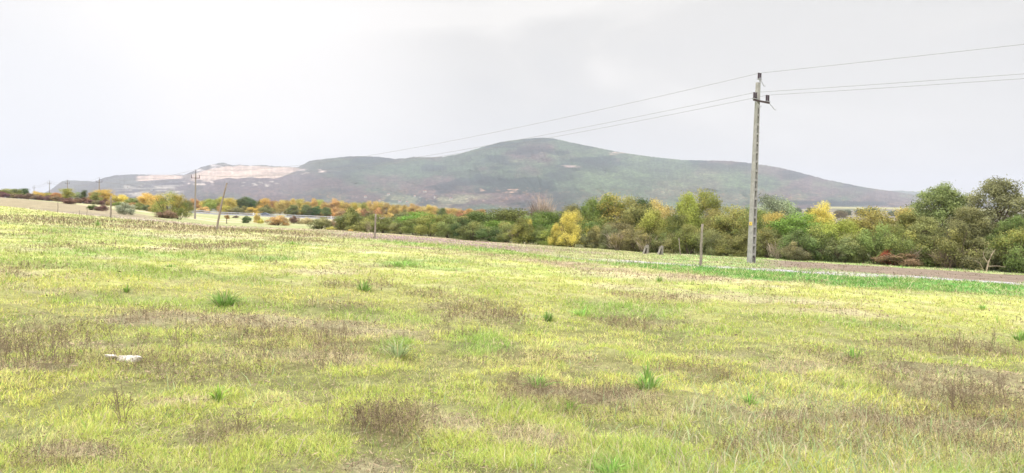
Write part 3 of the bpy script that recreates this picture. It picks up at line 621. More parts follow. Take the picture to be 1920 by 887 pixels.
LT = [(6, 353, 34, 'olive', .2, 'olive'), (28, 354, 30, 'green', .1, 'green'), (45, 353, 22, 'dark', 0, 'dark green'), (58, 362, 22, 'brown', .1, 'brownish'), (71, 358, 24, 'gold', .6, 'golden'), (90, 361, 22, 'yellowgreen', .2, 'lime'), (104, 361, 24, 'rust', .3, 'rusty'),
      (124, 353, 30, 'yellowgreen', .3, 'yellow green rounded'), (146, 359, 20, 'sage', 0, 'sage green'), (158, 357, 16, 'dark', 0, 'dark green narrow'), (174, 360, 22, 'rust', .2, 'rusty brown'), (193, 355, 40, 'gold', .7, 'large golden'), (180, 360, 22, 'olive', .3, 'olive'),
      (215, 366, 20, 'gold', .4, 'small golden'), (230, 364, 24, 'yellow', .3, 'small yellow'), (248, 370, 26, 'olive', .1, 'olive'), (277, 361, 34, 'yellow', .4, 'bright yellow rounded'), (256, 376, 34, 'mossy', .1, 'mossy'), (296, 366, 34, 'orange', .5, 'orange'), (285, 374, 34, 'rust', .5, 'rusty low'), (350, 372, 26, 'mossy', .1, 'mossy green')]
for k, (px, yt, w, c, gd, wd) in enumerate(LT):
    Yd = float(np.interp(px, [0, 200, 300], [215, 205, 190])) + (k % 3) * 7
    lp('broadleaf_tree', 'broad' if w > 21 else 'upright', px, yt, Yd, w * 1.12, c, gd, f"{wd} tree in the row behind the ploughed field, {ORD[k] if k < 14 else str(k + 1) + 'th'} from the left", group='trees behind the ploughed field')
for k, px in enumerate(range(-90, 300, 13)):
    c = 'maroon' if k % 3 else 'brown'; Yd = float(np.interp(px, [0, 200, 300], [204, 196, 170])); yb = float(np.interp(px, [-90, 0, 100, 200, 300], [360, 369, 377, 384, 394]))
    if px > 200: c = ('olive', 'mossy', 'rust')[k % 3]
    lp('shrub', 'bush', px, yb - 9 - (k % 4), Yd, 19, c, 0, f"{'dark red' if c == 'maroon' else 'brown' if c == 'brown' else c} low shrub behind the ploughed field, {nth('p' + c)} of its colour from the left", 'shrub', group=f"{c} shrubs behind the ploughed field")
for k, (px, yt, w, c) in enumerate(((-30, 345, 40, 'olive'), (-70, 340, 44, 'green'), (-110, 338, 40, 'gold'))):
    lp('broadleaf_tree', 'broad', px, yt, 205, w, c, .3, f"{('olive', 'green', 'golden')[k]} tree outside the left edge of view in field row")
# bushes on the pasture
for (px, yt, Yd, w, c, gd, lab) in [(462, 403, 150, 17, 'dark', 0, 'small dark green shrub left of the golden sapling on the pasture'), (482, 397, 160, 13, 'gold', .3, 'upright golden sapling bush beside the road car'), (489, 409, 150, 12, 'yellow', .2, 'tiny yellow shrub at the foot of golden sapling'),
        (519, 402, 130, 44, 'rust', .4, 'rusty orange rounded shrub right of the car'), (551, 401, 170, 20, 'maroon', 0, 'maroon shrub right of the rusty orange one'), (442, 403, 260, 12, 'maroon', 0, 'tiny maroon shrub close to the highway rail'), (574, 405, 170, 30, 'tan', 0, 'tan dry shrub before the highway'),
        (600, 405, 112, 46, 'mossy', .2, 'mossy shrub with dark base near the hedge end'), (628, 408, 125, 36, 'brown', .1, 'brownish shrub between mossy shrub and hedge'), (640, 425, 108, 34, 'olive', .2, 'low olive shrub at left end of the hedge'), (662, 408, 118, 44, 'green', .2, 'green shrub tree at left end of the hedge'),
        (620, 424, 108, 20, 'gold', .2, 'low yellow brown shrub on the pasture edge'), (657, 430, 100, 10, 'yellow', .2, 'tiny bright yellow shrub before the hedge end')]:
    lp('shrub', 'bush', px, yt, Yd, w, c, gd, lab, 'shrub')
# long autumn wood behind the highway
g = np.random.default_rng(5); px = 352.0; k = 0; lastc = None
while px < 905:
    top = float(np.interp(px, [350, 380, 445, 520, 600, 700, 800, 870, 905], [378, 373, 370, 374, 375, 379, 386, 391, 393])) + g.uniform(-2, 2.5)
    u_ = g.uniform(); c, gd = ('orange', .5) if u_ < .36 else ('gold', .4) if u_ < .6 else ('yellowgreen', .5) if u_ < .74 else ('green', .15) if u_ < .88 else ('rust', .5)
    if 438 < px < 470 and g.uniform() < .6: c, gd, top = 'dark', 0, top - 2
    w = g.uniform(20, 31); lp('broadleaf_tree', 'broad', px, top - 1.5, 418 + g.uniform(0, 22), w, c, gd, f"{dict(orange='orange', gold='golden', yellowgreen='lime yellow', green='green', rust='rusty brown', dark='dark green')[c]} tree behind the highway, {nth('w' + c)} of its colour from the row's left end", group=f"{c} trees behind the highway")
    if g.uniform() < .75:
        c2 = ('gold', 'olive', 'rust', 'mossy', 'orange')[g.integers(0, 5)]; lp('shrub', 'bush', px + 4, top + 11 + g.uniform(-2, 5), 414, w * .95, c2, .2, f"{c2} shrub at the foot of the autumn row, {nth('u' + c2)} of its colour from the left", 'shrub', group=f"{c2} shrubs under the autumn row")
    px += w * g.uniform(.42, .6); k += 1
for px_, w_ in ((575, 30), (592, 26), (550, 26), (612, 24)):
    lp('broadleaf_tree', 'broad', px_, 384 + (px_ % 5), 411, w_, 'green' if px_ != 592 else 'dark', 0, {575: 'wide green tree before the orange row behind the rail', 592: 'dark green tree before the orange row', 550: 'green tree just right of the rusty shrub before orange row', 612: 'green tree right end before the orange row'}[px_])
# scattered trees on the far plain on the right
g = np.random.default_rng(15)
for k, px_ in enumerate(sorted(g.uniform(1480, 1760, 26))):
    Yd = g.uniform(700, 1700); p = unproj(px_, 400, Yd); z0 = gz(p.x, Yd); s = g.uniform(9, 15)
    root = thing('broadleaf_tree', f"far dark tree on the plain below the mountain, {nth('far')} from the left", 'tree', (p.x, Yd, z0 - .2), 'far trees on the plain'); o = link('crown', PROTO['broad'][k % 3][0], None, root); o.scale = (s * 1.5, s * 1.5, s); o.color = CN['dark'] + (0,) if k % 3 else CN['brown'] + (.1,)

# ------------------------------------------------------------------ poles and wires
LINE = Vector((-80, 114, 0)).normalized(); ARM = Vector((.82, .575, 0)).normalized()
def insulator(mb, x, y, z, h=.34, r=.064):
    pts = []; rad = []
    n = 6
    for k in range(n + 1):
        zz = z + h * k / n; pts += [(x, y, zz), (x, y, zz + h / n * .45)]; rad += [r, r * .62]
    mb.tube(pts[:-1], rad[:-1], 10)
P0 = unproj(1408.5, 493, 44.0); base0 = Vector((P0.x, 44.0, gz(P0.x, 44.0)))
top_pt = unproj(1421.5, 155, 44.3); axis = (top_pt - base0); Hc = axis.length; lean_q = Vector((0, 0, 1)).rotation_difference(axis.normalized())
pole = thing('power_pole', 'tall pale concrete power pole with slotted side standing by the gravel track', 'power pole', base0)
yaw = math.atan2(ARM.y, ARM.x)       # local x = arm direction, local y = line direction
pole.rotation_mode = 'QUATERNION'; from mathutils import Quaternion
pole.rotation_quaternion = lean_q @ Quaternion((0, 0, 1), yaw)
b = MB(); W0, W1, D0, D1 = .34, .18, .38, .20
def flange(xa0, xb0, xa1, xb1, z0=-.4, z1=Hc, sw=1.0):
    i0 = len(b.v)
    for z, xa, xb, w in ((z0, xa0, xb0, W0), (z1, xa1, xb1, W1)):
        for x, y in ((xa, -w / 2), (xb, -w / 2), (xb, w / 2), (xa, w / 2)): b.v.append(Vector((x, y * sw, z)))
    for q_ in ((0, 3, 2, 1), (4, 5, 6, 7), (0, 1, 5, 4), (1, 2, 6, 5), (2, 3, 7, 6), (3, 0, 4, 7)): b.f.append([i0 + q for q in q_])
flange(-D0 / 2, -D0 / 2 + .075, -D1 / 2, -D1 / 2 + .05); flange(D0 / 2 - .06, D0 / 2, D1 / 2 - .045, D1 / 2)
z = -.1; ww = lambda z: (W0 + (W1 - W0) * z / Hc, D0 + (D1 - D0) * z / Hc)
while z < Hc - 1.6:
    w_, d_ = ww(z); b.box((0.006, 0, z + .065), (d_ - .10, w_ * .94, .13)); z += .535
w_, d_ = ww(Hc - .8); b.box((.003, 0, Hc - .75), (d_ - .085, w_ * .90, 1.46)); w_, d_ = ww(.3)
b.build('shaft', M_conc, pole)
wb_ = MB(); wb_.box((.004, .02, (Hc - 1.6) / 2), (D1 - .06, .03, Hc - 1.7)); wb_.build('dark_infill', M_concd, pole)  # added dark strip behind the slots; its tone stands in for their shade
w3, d3 = ww(2.27); yp = MB(); yp.box((-d3 / 2 - .012, .0, 2.27), (.012, .20, .20)); yo = yp.build('warning_plate', M_yel, pole)
bp = MB(); bp.v += [Vector((-d3 / 2 - .021, a_, z_)) for a_, z_ in ((.02, 2.34), (-.03, 2.26), (.0, 2.26), (-.02, 2.20), (.035, 2.285), (.005, 2.285))]; bp.f.append([0, 1, 2, 3, 4, 5]); bp.build('lightning_mark', M_blk, yo)
wa, da = ww(Hc - .85); ca = MB(); zA = Hc - 1.08
ca.box((.17, -wa / 2 - .05, zA), (1.42, .09, .09)); ca.build('crossarm', M_rust, pole)
for s, xx in enumerate((-.48, .78)):
    sb = MB(); sb.box((xx + (.06 if s == 0 else -.06), -wa / 2 - .05, zA + .068), (.34, .16, .035)); so = sb.build('bracket', M_steel, pole)
    for dx in (-.09, .09):
        im = MB(); insulator(im, xx + (.06 if s == 0 else -.06) + dx, -wa / 2 - .05, zA + .09); im.build('insulator', M_ins, pole, True)
    hm = MB(); x0 = xx + (.0 if s == 0 else .12); hm.tube([(x0, -wa / 2 - .07, zA - .04), (x0 + .14, -wa / 2 - .12, zA - .16), (x0 + .33, -wa / 2 - .18, zA - .36), (x0 + .42, -wa / 2 - .20, zA - .37), (x0 + .45, -wa / 2 - .2, zA - .30)], .02, 6); hm.build('arcing_horn', M_steel, pole)
tb = MB(); tb.box((.09, -.06, Hc - .1), (.05, .06, .8)); tb.box((.04, -.05, Hc + .19), (.34, .12, .035)); tb.build('top_bracket', M_steel, pole)
for dx in (-.09, .09):
    im = MB(); insulator(im, .04 + dx, -.05, Hc + .21); im.build('insulator', M_ins, pole, True)
hm = MB(); hm.tube([(.12, -.06, Hc + .16), (.22, -.12, Hc + .0), (.32, -.17, Hc - .18), (.38, -.2, Hc - .2), (.4, -.2, Hc - .13)], .02, 6); hm.build('arcing_horn', M_steel, pole)
gt = MB(); gt.box((.03, -W0 / 2 - .02, .32), (.16, .05, .05)); gt.tube([(.05, -W0 / 2 - .03, -.1), (.05, -W0 / 2 - .03, .32)], .015, 6); gt.build('earthing_strap', M_rust, pole)
mw = Matrix.Translation(base0) @ pole.rotation_quaternion.to_matrix().to_4x4()
att = [[mw @ Vector((.04, -.05, Hc + .55)), mw @ Vector((-.42, -wa / 2 - .05, zA + .44)), mw @ Vector((.72, -wa / 2 - .05, zA + .44))]]
# smaller poles of the same line, far to the left
far = [(365.5, 415, 318, 158), (185.5, 393, 333, 250), (126, 380, 337, 345), (92.5, 372, 337.5, 440), (63.5, 364, 347, 560)]
FL = ['grey power pole with crossarm on the pasture, nearest and tallest of the distant ones', 'distant power pole rising behind the dark shrubs of the ploughed field', 'distant power pole over the yellow green tree', 'distant power pole standing against the sky just left of the mountain end', 'farthest and smallest power pole, over the left treetops']
proto = None; fpos = []
for k, (px, yb, yt, Yd) in enumerate(far):
    p = unproj(px, yb, Yd); top = unproj(px + (2 if k == 0 else .4), yt, Yd); z0 = gz(p.x, Yd)
    H = top.z - z0; fpos.append((Vector((p.x, Yd, z0)), H))
    if proto is None:
        r = thing('power_pole', FL[0], 'power pole', (p.x, Yd, z0), 'distant power poles', math.atan2(ARM.y, ARM.x) - .5); proto = r; Hp = H
        sh = MB(); sh.box((0, 0, (H - .75 - .3) / 2), (.34, .30, H - .75 + .3), taper=(.55, .55)); sh.build('shaft', M_concd, r)
        c_ = MB(); c_.box((0, -.14, H - 1.75), (1.7, .12, .12)); c_.build('crossarm', M_rust, r)
        for xx, zz in ((-.8, H - 1.68), (.8, H - 1.68), (0, H - .75)):
            im = MB(); insulator(im, xx, -.14 if xx else 0, zz, .6 if xx else .72, .065); im.build('insulator', M_ins, r, True)
        r.rotation_euler[1] = .012
    else:
        r = proto.copy(); col.objects.link(r); r.location = (p.x, Yd, z0); s = H / Hp; r.scale = (1.15, 1.15, s); r['label'] = FL[k]
        for ch in list(proto.children):
            c_ = ch.copy(); col.objects.link(c_); c_.parent = r
for (b_, H) in fpos: att.append([b_ + Vector((0, 0, H)), b_ - ARM * .8 + Vector((0, 0, H - 1.1)), b_ + ARM * .8 + Vector((0, 0, H - 1.1))])
nxt = Vector((13.8 + 80, 44 - 114, -3.2)); first = [nxt + Vector((0, 0, 10.8)), nxt - ARM * .5 + Vector((0, 0, 9.6)), nxt + ARM * .75 + Vector((0, 0, 9.6))]
WL = ['topmost overhead wire running over the concrete pole into the distance', 'lower overhead wire carried on the left end of the crossarm', 'lower overhead wire carried on the right end of the crossarm']
for w in range(3):
    pts = []; chain = [first[w]] + [a[w] for a in att]
    for j in range(len(chain) - 1):
        A, B = chain[j], chain[j + 1]; sag = (1.25, 1.75, 1.75)[w] if j == 0 else (1.9 if j == 1 else 1.5); n = 60 if j < 2 else 16
        for q_ in range(n): t_ = q_ / n; pts.append(A.lerp(B, t_) - Vector((0, 0, 4 * sag * t_ * (1 - t_))))
    pts.append(chain[-1]); wb = MB(); rad = [.009 + .00006 * p.y if p.y > 0 else .009 for p in pts]; wb.tube(pts, rad, 5); tag(wb.build('overhead_wire', M_wire, None, True), WL[w], 'wire', 'overhead wires')
# wooden posts in the field
def post(name, px0, yb, px1, yt, Yd, r0_, r1_, label, mat=M_wood, bend=0, group=None, cat='post'):
    a = unproj(px0, yb, Yd); c_ = unproj(px1, yt, Yd); a.z = min(a.z, gz(a.x, Yd)) ; d = c_ - a; m_ = MB(); sd_ = Vector((1, 0, 0))
    pts = [Vector((0, 0, 0)) - d * .06] + [d * (k / 6) + sd_ * bend * math.sin(k / 6 * math.pi) + Vector((random.gauss(0, .006), 0, 0)) for k in range(0, 7)]
    m_.tube(pts, [r0_] + [r0_ + (r1_ - r0_) * k / 6 for k in range(7)], 9)
    return tag(m_.build(name, mat, None, True, a), label, cat, group)
post('wooden_pole', 406.5, 431, 425.5, 343, 42.5, .062, .042, 'tall wooden pole leaning strongly to the right at the field edge', bend=-.04, cat='pole')
post('fence_post', 702.5, 446, 704.5, 401, 43, .055, .05, 'upright wooden post against the hedge between field and bushes')
post('fence_post', 1313.5, 500, 1317, 420, 31.2, .06, .048, 'tall brown wooden post standing at the gravel track')
post('fence_post', 207.5, 409, 208.5, 368, 53, .06, .045, 'grey wooden post at the ploughed field near silvery shrub')
post('stake', 1276, 476, 1273, 447, 58, .04, .03, 'thin bent stake before the hedge right of concrete stubs', cat='stake')
post('stake', 108.3, 397, 108.6, 379, 62, .03, .025, 'thin stake at the ploughed field under the maroon shrubs', cat='stake')
post('stake', 149, 402, 149, 394, 60, .02, .02, 'short wire thin stake left of its taller twin by the plough', cat='stake')
post('stake', 163, 404, 163.5, 390, 58, .02, .02, 'wire thin stake right of its shorter twin by the plough', cat='stake')
p = unproj(425, 417, 105); s_ = thing('sapling', 'slim sapling with reddish brown crown right of the leaning pole', 'sapling', (p.x, 105, gz(p.x, 105)))
b = MB(); b.tube([(0, 0, -.1), (.0, 0, .6), (.05, 0, 1.1)], [.07, .05, .03], 6); b.build('trunk', M_bark, s_); o = link('crown', PROTO['bush'][1][0], None, s_, (0, 0, .65)); o.scale = (.75, .75, .7); o.color = CN['rust'] + (0,)
# concrete stubs: leaning cracked frames with a hollow
for k, (px, yb, yt, lab) in enumerate(((1211, 476.5, 459, 'broken concrete stub before the hedge, left of the pair'), (1238.5, 475.5, 458, 'broken concrete stub before the hedge, right of the pair'))):
    Yd = 55.0; a = unproj(px, yb, Yd); z0 = gz(a.x, Yd); s = .72; st = thing('concrete_stub', lab, 'concrete stub', (a.x, Yd, z0 - .02), 'pair of concrete stubs', .35 + .2 * k)
    m_ = MB(); m_.box((.14, 0, .32), (.18, .2, .72), Matrix.Rotation(.04, 3, 'Y')); m_.box((-.18, 0, .30), (.07, .2, .70), Matrix.Rotation(.42, 3, 'Y')); m_.box((.06, 0, .62), (.36, .22, .16), Matrix.Rotation(-.1, 3, 'Y')); m_.box((.0, 0, .02), (.62, .24, .12)); m_.box((.16, 0, .72), (.16, .16, .12), Matrix.Rotation(.3, 3, 'Y')); m_.build('frame', M_concd, st)
    w_ = MB(); w_.box((-.02, .06, .3), (.16, .03, .5), Matrix.Rotation(.2, 3, 'Y')); w_.build('dark_infill', M_rust, st); st.scale = (.8, .8, .9)

# ------------------------------------------------------------------ highway, rail, car, marker posts
hw = [(380, 404.0, 372), (440, 405.2, 378), (560, 409.5, 384), (660, 414.0, 384), (800, 420, 380)]
roadp = []; W = 10.0; vv = []; ff = []
for px_ in range(330, 860, 10):
    Yd = float(np.interp(px_, [h[0] for h in hw], [h[2] for h in hw])); p = unproj(px_, 405, Yd); z0 = gz(p.x, Yd); z1 = gz(p.x, Yd + W); roadp.append(Vector((p.x, Yd, max(z0, z1) + .5)))
for p in roadp: vv += [(p.x, p.y - 3, p.z - 1.6), (p.x, p.y, p.z), (p.x * 1.0, p.y + W, p.z), (p.x, p.y + W + 3, p.z - 1.6)]
for i in range(len(roadp) - 1):
    for j in range(3): a = i * 4 + j; ff.append((a, a + 4, a + 5, a + 1))
me = bpy.data.meshes.new('highway'); me.from_pydata(vv, [], ff); me.update(); tag(link('highway', me, M_asph), kind='structure')
lm = MB()
for off in (.5, W - .5, W / 2):
    i0 = len(lm.v)
    for p in roadp: lm.v += [Vector((p.x, p.y + off, p.z + .006)), Vector((p.x, p.y + off + .15, p.z + .006))]
    for i in range(len(roadp) - 1): lm.f.append([i0 + 2 * i, i0 + 2 * i + 2, i0 + 2 * i + 3, i0 + 2 * i + 1])
tag(lm.build('road_markings', M_white), kind='structure')
gr = thing('guardrail', 'long pale steel guardrail along the highway before the autumn trees', 'guardrail', roadp[0] + Vector((0, .1, 0)))
o0 = gr.location.copy(); rb = MB(); sec = [(0, .45), (.06, .52), (0, .6), (.06, .68), (0, .78)]
i0 = 0
for p in roadp:
    for dy, dz in sec: rb.v.append(p + Vector((0, W - .3 - dy, dz)) - o0)
n5 = len(sec)
for i in range(len(roadp) - 1):
    for j in range(n5 - 1): a = i * n5 + j; rb.f.append([a, a + n5, a + n5 + 1, a + 1])
ro = rb.build('rail', M_rail, gr); sm = ro.modifiers.new('thickness', 'SOLIDIFY'); sm.thickness = .03
tot = 0
pp = MB(); pp.box((0, 0, .35), (.12, .08, .8)); pme = pp.build('rail_post', M_steel, gr, False, (0, W - .2, 0))
for i in range(1, len(roadp)):
    for f_ in (0, .5):
        c_ = pme.copy(); col.objects.link(c_); c_.parent = gr; c_.location = roadp[i - 1].lerp(roadp[i], f_) + Vector((0, W - .2, 0)) - o0
for px_, lab in ((474, 'white roadside marker post left of the car'), (620, 'white roadside marker post near right end of the visible rail')):
    p = min(roadp, key=lambda q: abs(960 + F * q.x / q.y - px_)); X0 = (px_ - 960) / F * p.y; mp_ = thing('marker_post', lab, 'marker post', (X0, p.y + .45, p.z), 'roadside marker posts')
    m_ = MB(); m_.box((0, 0, .55), (.35, .2, 1.5)); m_.build('post_body', M_white, mp_); m_ = MB(); m_.box((0, -.11, 1.0), (.2, .02, .18)); m_.build('reflector', M_blk, mp_)
# car heading right on the near lane
pc = min(roadp, key=lambda q: abs(960 + F * q.x / q.y - 496)); car = thing('car', 'dark blue grey hatchback car driving along the highway past the autumn trees', 'car', ((496 - 960) / F * (pc.y + 2), pc.y + 2.4, pc.z + .01))
prof = [(-2.1, .35), (-2.15, .8), (-1.95, 1.02), (-1.35, 1.1), (-.75, 1.45), (.6, 1.48), (1.2, 1.05), (1.95, .88), (2.15, .6), (2.12, .32)]
b = MB(); b.prism(prof, -.85, .85); bo = b.build('body', M_carp, car); bv = bo.modifiers.new('round', 'BEVEL'); bv.width = .09; bv.segments = 2
b = MB(); b.prism([(-1.3, 1.08), (-.78, 1.40), (-.12, 1.42), (-.12, 1.04)], -.87, -.862); b.build('side_window', M_glass, car); b = MB(); b.prism([(-.04, 1.04), (-.04, 1.42), (.52, 1.41), (.98, 1.04)], -.87, -.862); b.build('side_window', M_glass, car)
b = MB(); b.v += [Vector(v) for v in ((.68, -.7, 1.44), (.68, .7, 1.44), (1.24, .75, 1.06), (1.24, -.75, 1.06))]; b.f.append([0, 3, 2, 1]); b.build('windscreen', M_glass, car, loc=(.03, 0, .03))
for xw in (-1.3, 1.3):
    for yw in (-.8, .8):
        b = MB(); b.tube([(xw, yw - .1, .32), (xw, yw + .1, .32)], .32, 16); wo_ = b.build('wheel', M_tyre, car); b = MB(); b.tube([(xw, yw - .12, .32), (xw, yw + .12, .32)], .18, 12); b.build('rim', M_steel, wo_)
for yw in (-.62, .62): b = MB(); b.box((2.1, yw, .72), (.1, .3, .14)); b.build('headlight', M_lamp, car)
for yw in (-.62, .62): b = MB(); b.box((-2.12, yw, .85), (.06, .26, .16)); b.build('tail_light', simple('red lens', (.4, .03, .03)), car)

# tiny houses low on the mountain
HS = sorted([(686, 370.5), (712, 377.5), (750, 379), (764, 381), (778, 369.5), (797, 360), (816, 371), (729, 366), (846, 374), (241, 353), (285, 357)])
for k, (px_, y_) in enumerate(HS):
    ts_ = np.linspace(0, 1, 200); Pm, ym = mtn_point(np.full(200, px_), ts_); j = int(np.argmin(np.abs(ym - y_))); pos = Vector(Pm[j]); s = 9 + 4 * (k % 3) / 2
    h_ = thing('house', f"tiny white walled house low on the mountain slope, {ORD[k]} one listed along the village slope" if False else f"{['tiny white', 'small pale', 'little whitewashed'][k % 3]} house on the lower mountain slope, {nth('hq') + ' one below the quarry' if px_ < 400 else nth('hv') + ' one in the village fields'}", 'house', pos - Vector((0, 8, 0)), 'white houses on the slope', k * .7)
    b = MB(); b.box((0, 0, 1), (s, s * .7, 10)); b.build('wall', M_wall, h_); b = MB(); b.prism([(-s * .55, 6), (0, 9), (s * .55, 6)], -s * .4, s * .4); b.build('roof', M_roof, h_)

# ------------------------------------------------------------------ grass and weeds
def blades(name, X, Y, h, w, lean, la, colr, mat, seg=2, zoff=-.01, curl=None):
    n = len(X); z = groundz(X, Y) + zoff; ang = rng.uniform(0, 2 * math.pi, n)
    base = np.stack([X, Y, z], 1); side = np.stack([np.cos(ang), np.sin(ang), np.zeros(n)], 1) * (w / 2)[:, None]
    ld = np.stack([np.cos(la), np.sin(la), np.zeros(n)], 1); rise = np.sqrt(np.clip(1 - lean ** 2, .04, 1))
    tip = base + ld * (h * lean)[:, None]; tip[:, 2] += h * rise
    if seg == 1:
        V = np.stack([base - side, base + side, tip], 1).reshape(-1, 3)
        return mesh_np(name, V, np.arange(3 * n), np.full(n, 3), {'Col': np.repeat(colr, 3, 0)})
    mid = base + ld * (h * lean * .38)[:, None]; mid[:, 2] += h * rise * .62
    V = np.stack([base - side, base + side, mid + side * .75, mid - side * .75, tip], 1).reshape(-1, 3)
    o = np.arange(n)[:, None] * 5; f4 = (o + np.array([0, 1, 2, 3])); f3 = (o + np.array([3, 2, 4]))
    ff_ = np.concatenate((f4, f3), 1).ravel(); lt = np.tile([4, 3], n)
    return mesh_np(name, V, ff_, lt, {'Col': np.repeat(colr, 5, 0)})
def scatter(n, r0_, r1_, a=44):
    r = np.exp(rng.uniform(math.log(r0_), math.log(r1_), n)); t = np.radians(rng.uniform(-a, a, n)); return r * np.sin(t), r * np.cos(t), r
n = 1300000; X, Y, r = scatter(n, 2.6, 85); X1, Y1, r1 = scatter(520000, 2.8, 10, 40); X = np.concatenate((X, X1)); Y = np.concatenate((Y, Y1)); r = np.concatenate((r, r1)); n = len(X)
c, m, grassy, Gs, Bz, Az, Dm = zone_color(X, Y); cl_ = fbm(X * 2.4, Y * 2.4, 3, 401); cl2 = fbm(X * 7, Y * 7, 2, 411)
keep = rng.uniform(0, 1, n) < grassy * (1 - .80 * m['bare']) * (.18 + 1.0 * sst(.36, .60, cl_)) * (1 - .7 * Az)
X, Y, r, c, cl_, cl2, Gs, Bz = X[keep], Y[keep], r[keep], c[keep], cl_[keep], cl2[keep], Gs[keep], Bz[keep]; m = {k: v[keep] for k, v in m.items()}; n = len(X); print('blades', n)
h = (.025 + .055 * rng.uniform(0, 1, n) ** 1.6) * (.25 + 1.5 * cl_) * (1 + .35 * sst(8, 20, r)) * (1 + .9 * m['lush']) + .05 * Gs * rng.uniform(.5, 1, n); w = np.maximum(.0034, .00075 * r) * rng.uniform(.6, 1.2, n)
lean = np.clip(rng.normal(.74, .25, n), .05, .98); la = rng.uniform(0, 2 * math.pi, n) * .85 + fbm(X * .8, Y * .8, 2, 421) * 9
k_ = rng.uniform(0, 1, n); straw = (k_ < .27 + .5 * m['bare'] + .12 * m['weed'])
brt = rng.uniform(.60, 1.36, n); cc = c * brt[:, None]; near = 1 - sst(12, 30, r); cc = cc * (1 + .22 * (1 - sst(8, 18, r)))[:, None] * C(1.02, 1, 1)  # near blades coloured brighter to make up for shading one another
cc = cc * (1 + (.10 * near * (rng.uniform(-1, 1, n)))[:, None] * C(1, -.2, .6)); cc[straw] = (C(.66, .56, .36) * rng.uniform(.7, 1.15, (n, 1)))[straw]
gr_ = (k_ > .95) & ~straw; cc[gr_] = (LUSH * rng.uniform(.8, 1.3, (n, 1)))[gr_]; h = np.where(gr_, h * 1.2, h); lean = np.where(straw, np.clip(lean + .35, 0, .985), lean); h = np.where(straw, h * 1.25, h); cc = np.clip(cc, .01, .85)
nm = r < 22
tag(link('grass', blades('grass', X[nm], Y[nm], h[nm], w[nm], lean[nm], la[nm], cc[nm], M_blade, 2), M_blade), 'short yellow green field grass with straw between', 'grass', None, 'stuff')
tag(link('distant_grass', blades('distant_grass', X[~nm], Y[~nm], h[~nm] * 1.25, w[~nm] * 1.15, lean[~nm], la[~nm], cc[~nm], M_blade, 1), M_blade), 'grass of the far half of the field', 'grass', None, 'stuff')
n2_ = 60000; X2, Y2, r2 = scatter(n2_, 2.8, 16); cR = sst(.05, .45, X2 / Y2) * (1 - sst(6.5, 10, r2)); kp = rng.uniform(0, 1, n2_) < cR * .9 + .03; X2, Y2, r2 = X2[kp], Y2[kp], r2[kp]; n2_ = len(X2)
pc_ = np.where((rng.uniform(0, 1, n2_) < .55)[:, None], C(.40, .50, .25), C(.56, .50, .34)) * rng.uniform(.65, 1.15, (n2_, 1))
tag(link('long_grass', blades('long_grass', X2, Y2, rng.uniform(.07, .24, n2_), rng.uniform(.004, .010, n2_), np.clip(rng.normal(.7, .22, n2_), .1, .98), rng.uniform(0, 6.28, n2_), pc_, M_blade, 2), M_blade), 'long pale grey green blades thick at the lower right', 'grass', None, 'stuff')
# dry weeds: grey brown stalks with small seed heads, thick in patches
n = 200000; X, Y, r = scatter(n, 3.0, 70, 40); m = masks(X, Y); dens = m['weed'] * (.25 + .9 * sst(.4, .6, fbm(X * 2.1, Y * 2.1, 3, 601))) + .022 + .22 * np.exp(-((Y / b_dry(X / Y) - 1.06) / .07) ** 2) * sst(.3, .6, fbm(X * .5, Y * .8, 3, 611)) + .15 * m['bare']; kp = rng.uniform(0, 1, n) < dens
X, Y, r = X[kp], Y[kp], r[kp]; m = {k: v[kp] for k, v in m.items()}; n = len(X); print('weeds', n)
def stalks(name, X, Y, H, W, colr, heads=7, hs=1.0, lean_max=.5):
    nst_ = 0; n = len(X); z = groundz(X, Y); la = rng.uniform(0, 2 * math.pi, n); ln = np.abs(rng.normal(0, lean_max * .5, n)); d = np.stack([np.cos(la) * ln, np.sin(la) * ln, np.ones(n)], 1); d /= np.linalg.norm(d, axis=1)[:, None]
    base = np.stack([X, Y, z - .01], 1); tip = base + d * H[:, None]; sa = rng.uniform(0, 2 * math.pi, n); side = np.stack([np.cos(sa), np.sin(sa), np.zeros(n)], 1) * (W / 2)[:, None]
    V = [np.stack([base - side, base + side, tip + side * .4, tip - side * .4], 1)]; Cc = [np.repeat(colr[:, None], 4, 1)]
    for k in range(heads):                    # side twigs and heads
        f = rng.uniform(.35, 1.0, n)[:, None]; p = base + d * H[:, None] * f; a = rng.uniform(0, 2 * math.pi, n); tl = H * rng.uniform(.08, .36, n) * (1.2 - f[:, 0])
        e = p + np.stack([np.cos(a) * tl, np.sin(a) * tl, tl * .9], 1); V.append(np.stack([p - side * .4, p + side * .4, e + side * .35, e - side * .35], 1)); Cc.append(np.repeat(colr[:, None], 4, 1))
        s = (.002 + W * .8) * hs * rng.uniform(.6, 1.6, n); q1 = rng.normal(size=(n, 3)); q1 /= np.linalg.norm(q1, axis=1)[:, None]; q2 = np.cross(q1, rng.normal(size=(n, 3))); q2 /= np.linalg.norm(q2, axis=1)[:, None]
        V.append(np.stack([e - q1 * s[:, None], e - q2 * s[:, None] * .4, e + q1 * s[:, None], e + q2 * s[:, None] * .4], 1)); Cc.append(np.repeat((colr * .8)[:, None], 4, 1))
    V = np.concatenate(V, 0).reshape(-1, 3); Cc = np.concatenate(Cc, 0).reshape(-1, 3); q = len(V) // 4
    return mesh_np(name, V, np.arange(4 * q), np.full(q, 4), {'Col': Cc})
wc = np.where((rng.uniform(0, 1, n) < .5)[:, None], C(.20, .155, .105), C(.34, .27, .17)) * rng.uniform(.7, 1.25, (n, 1))
H = rng.uniform(.04, .17, n) * (.5 + .9 * m['weed']); Wd = np.maximum(.0028, .00045 * r)
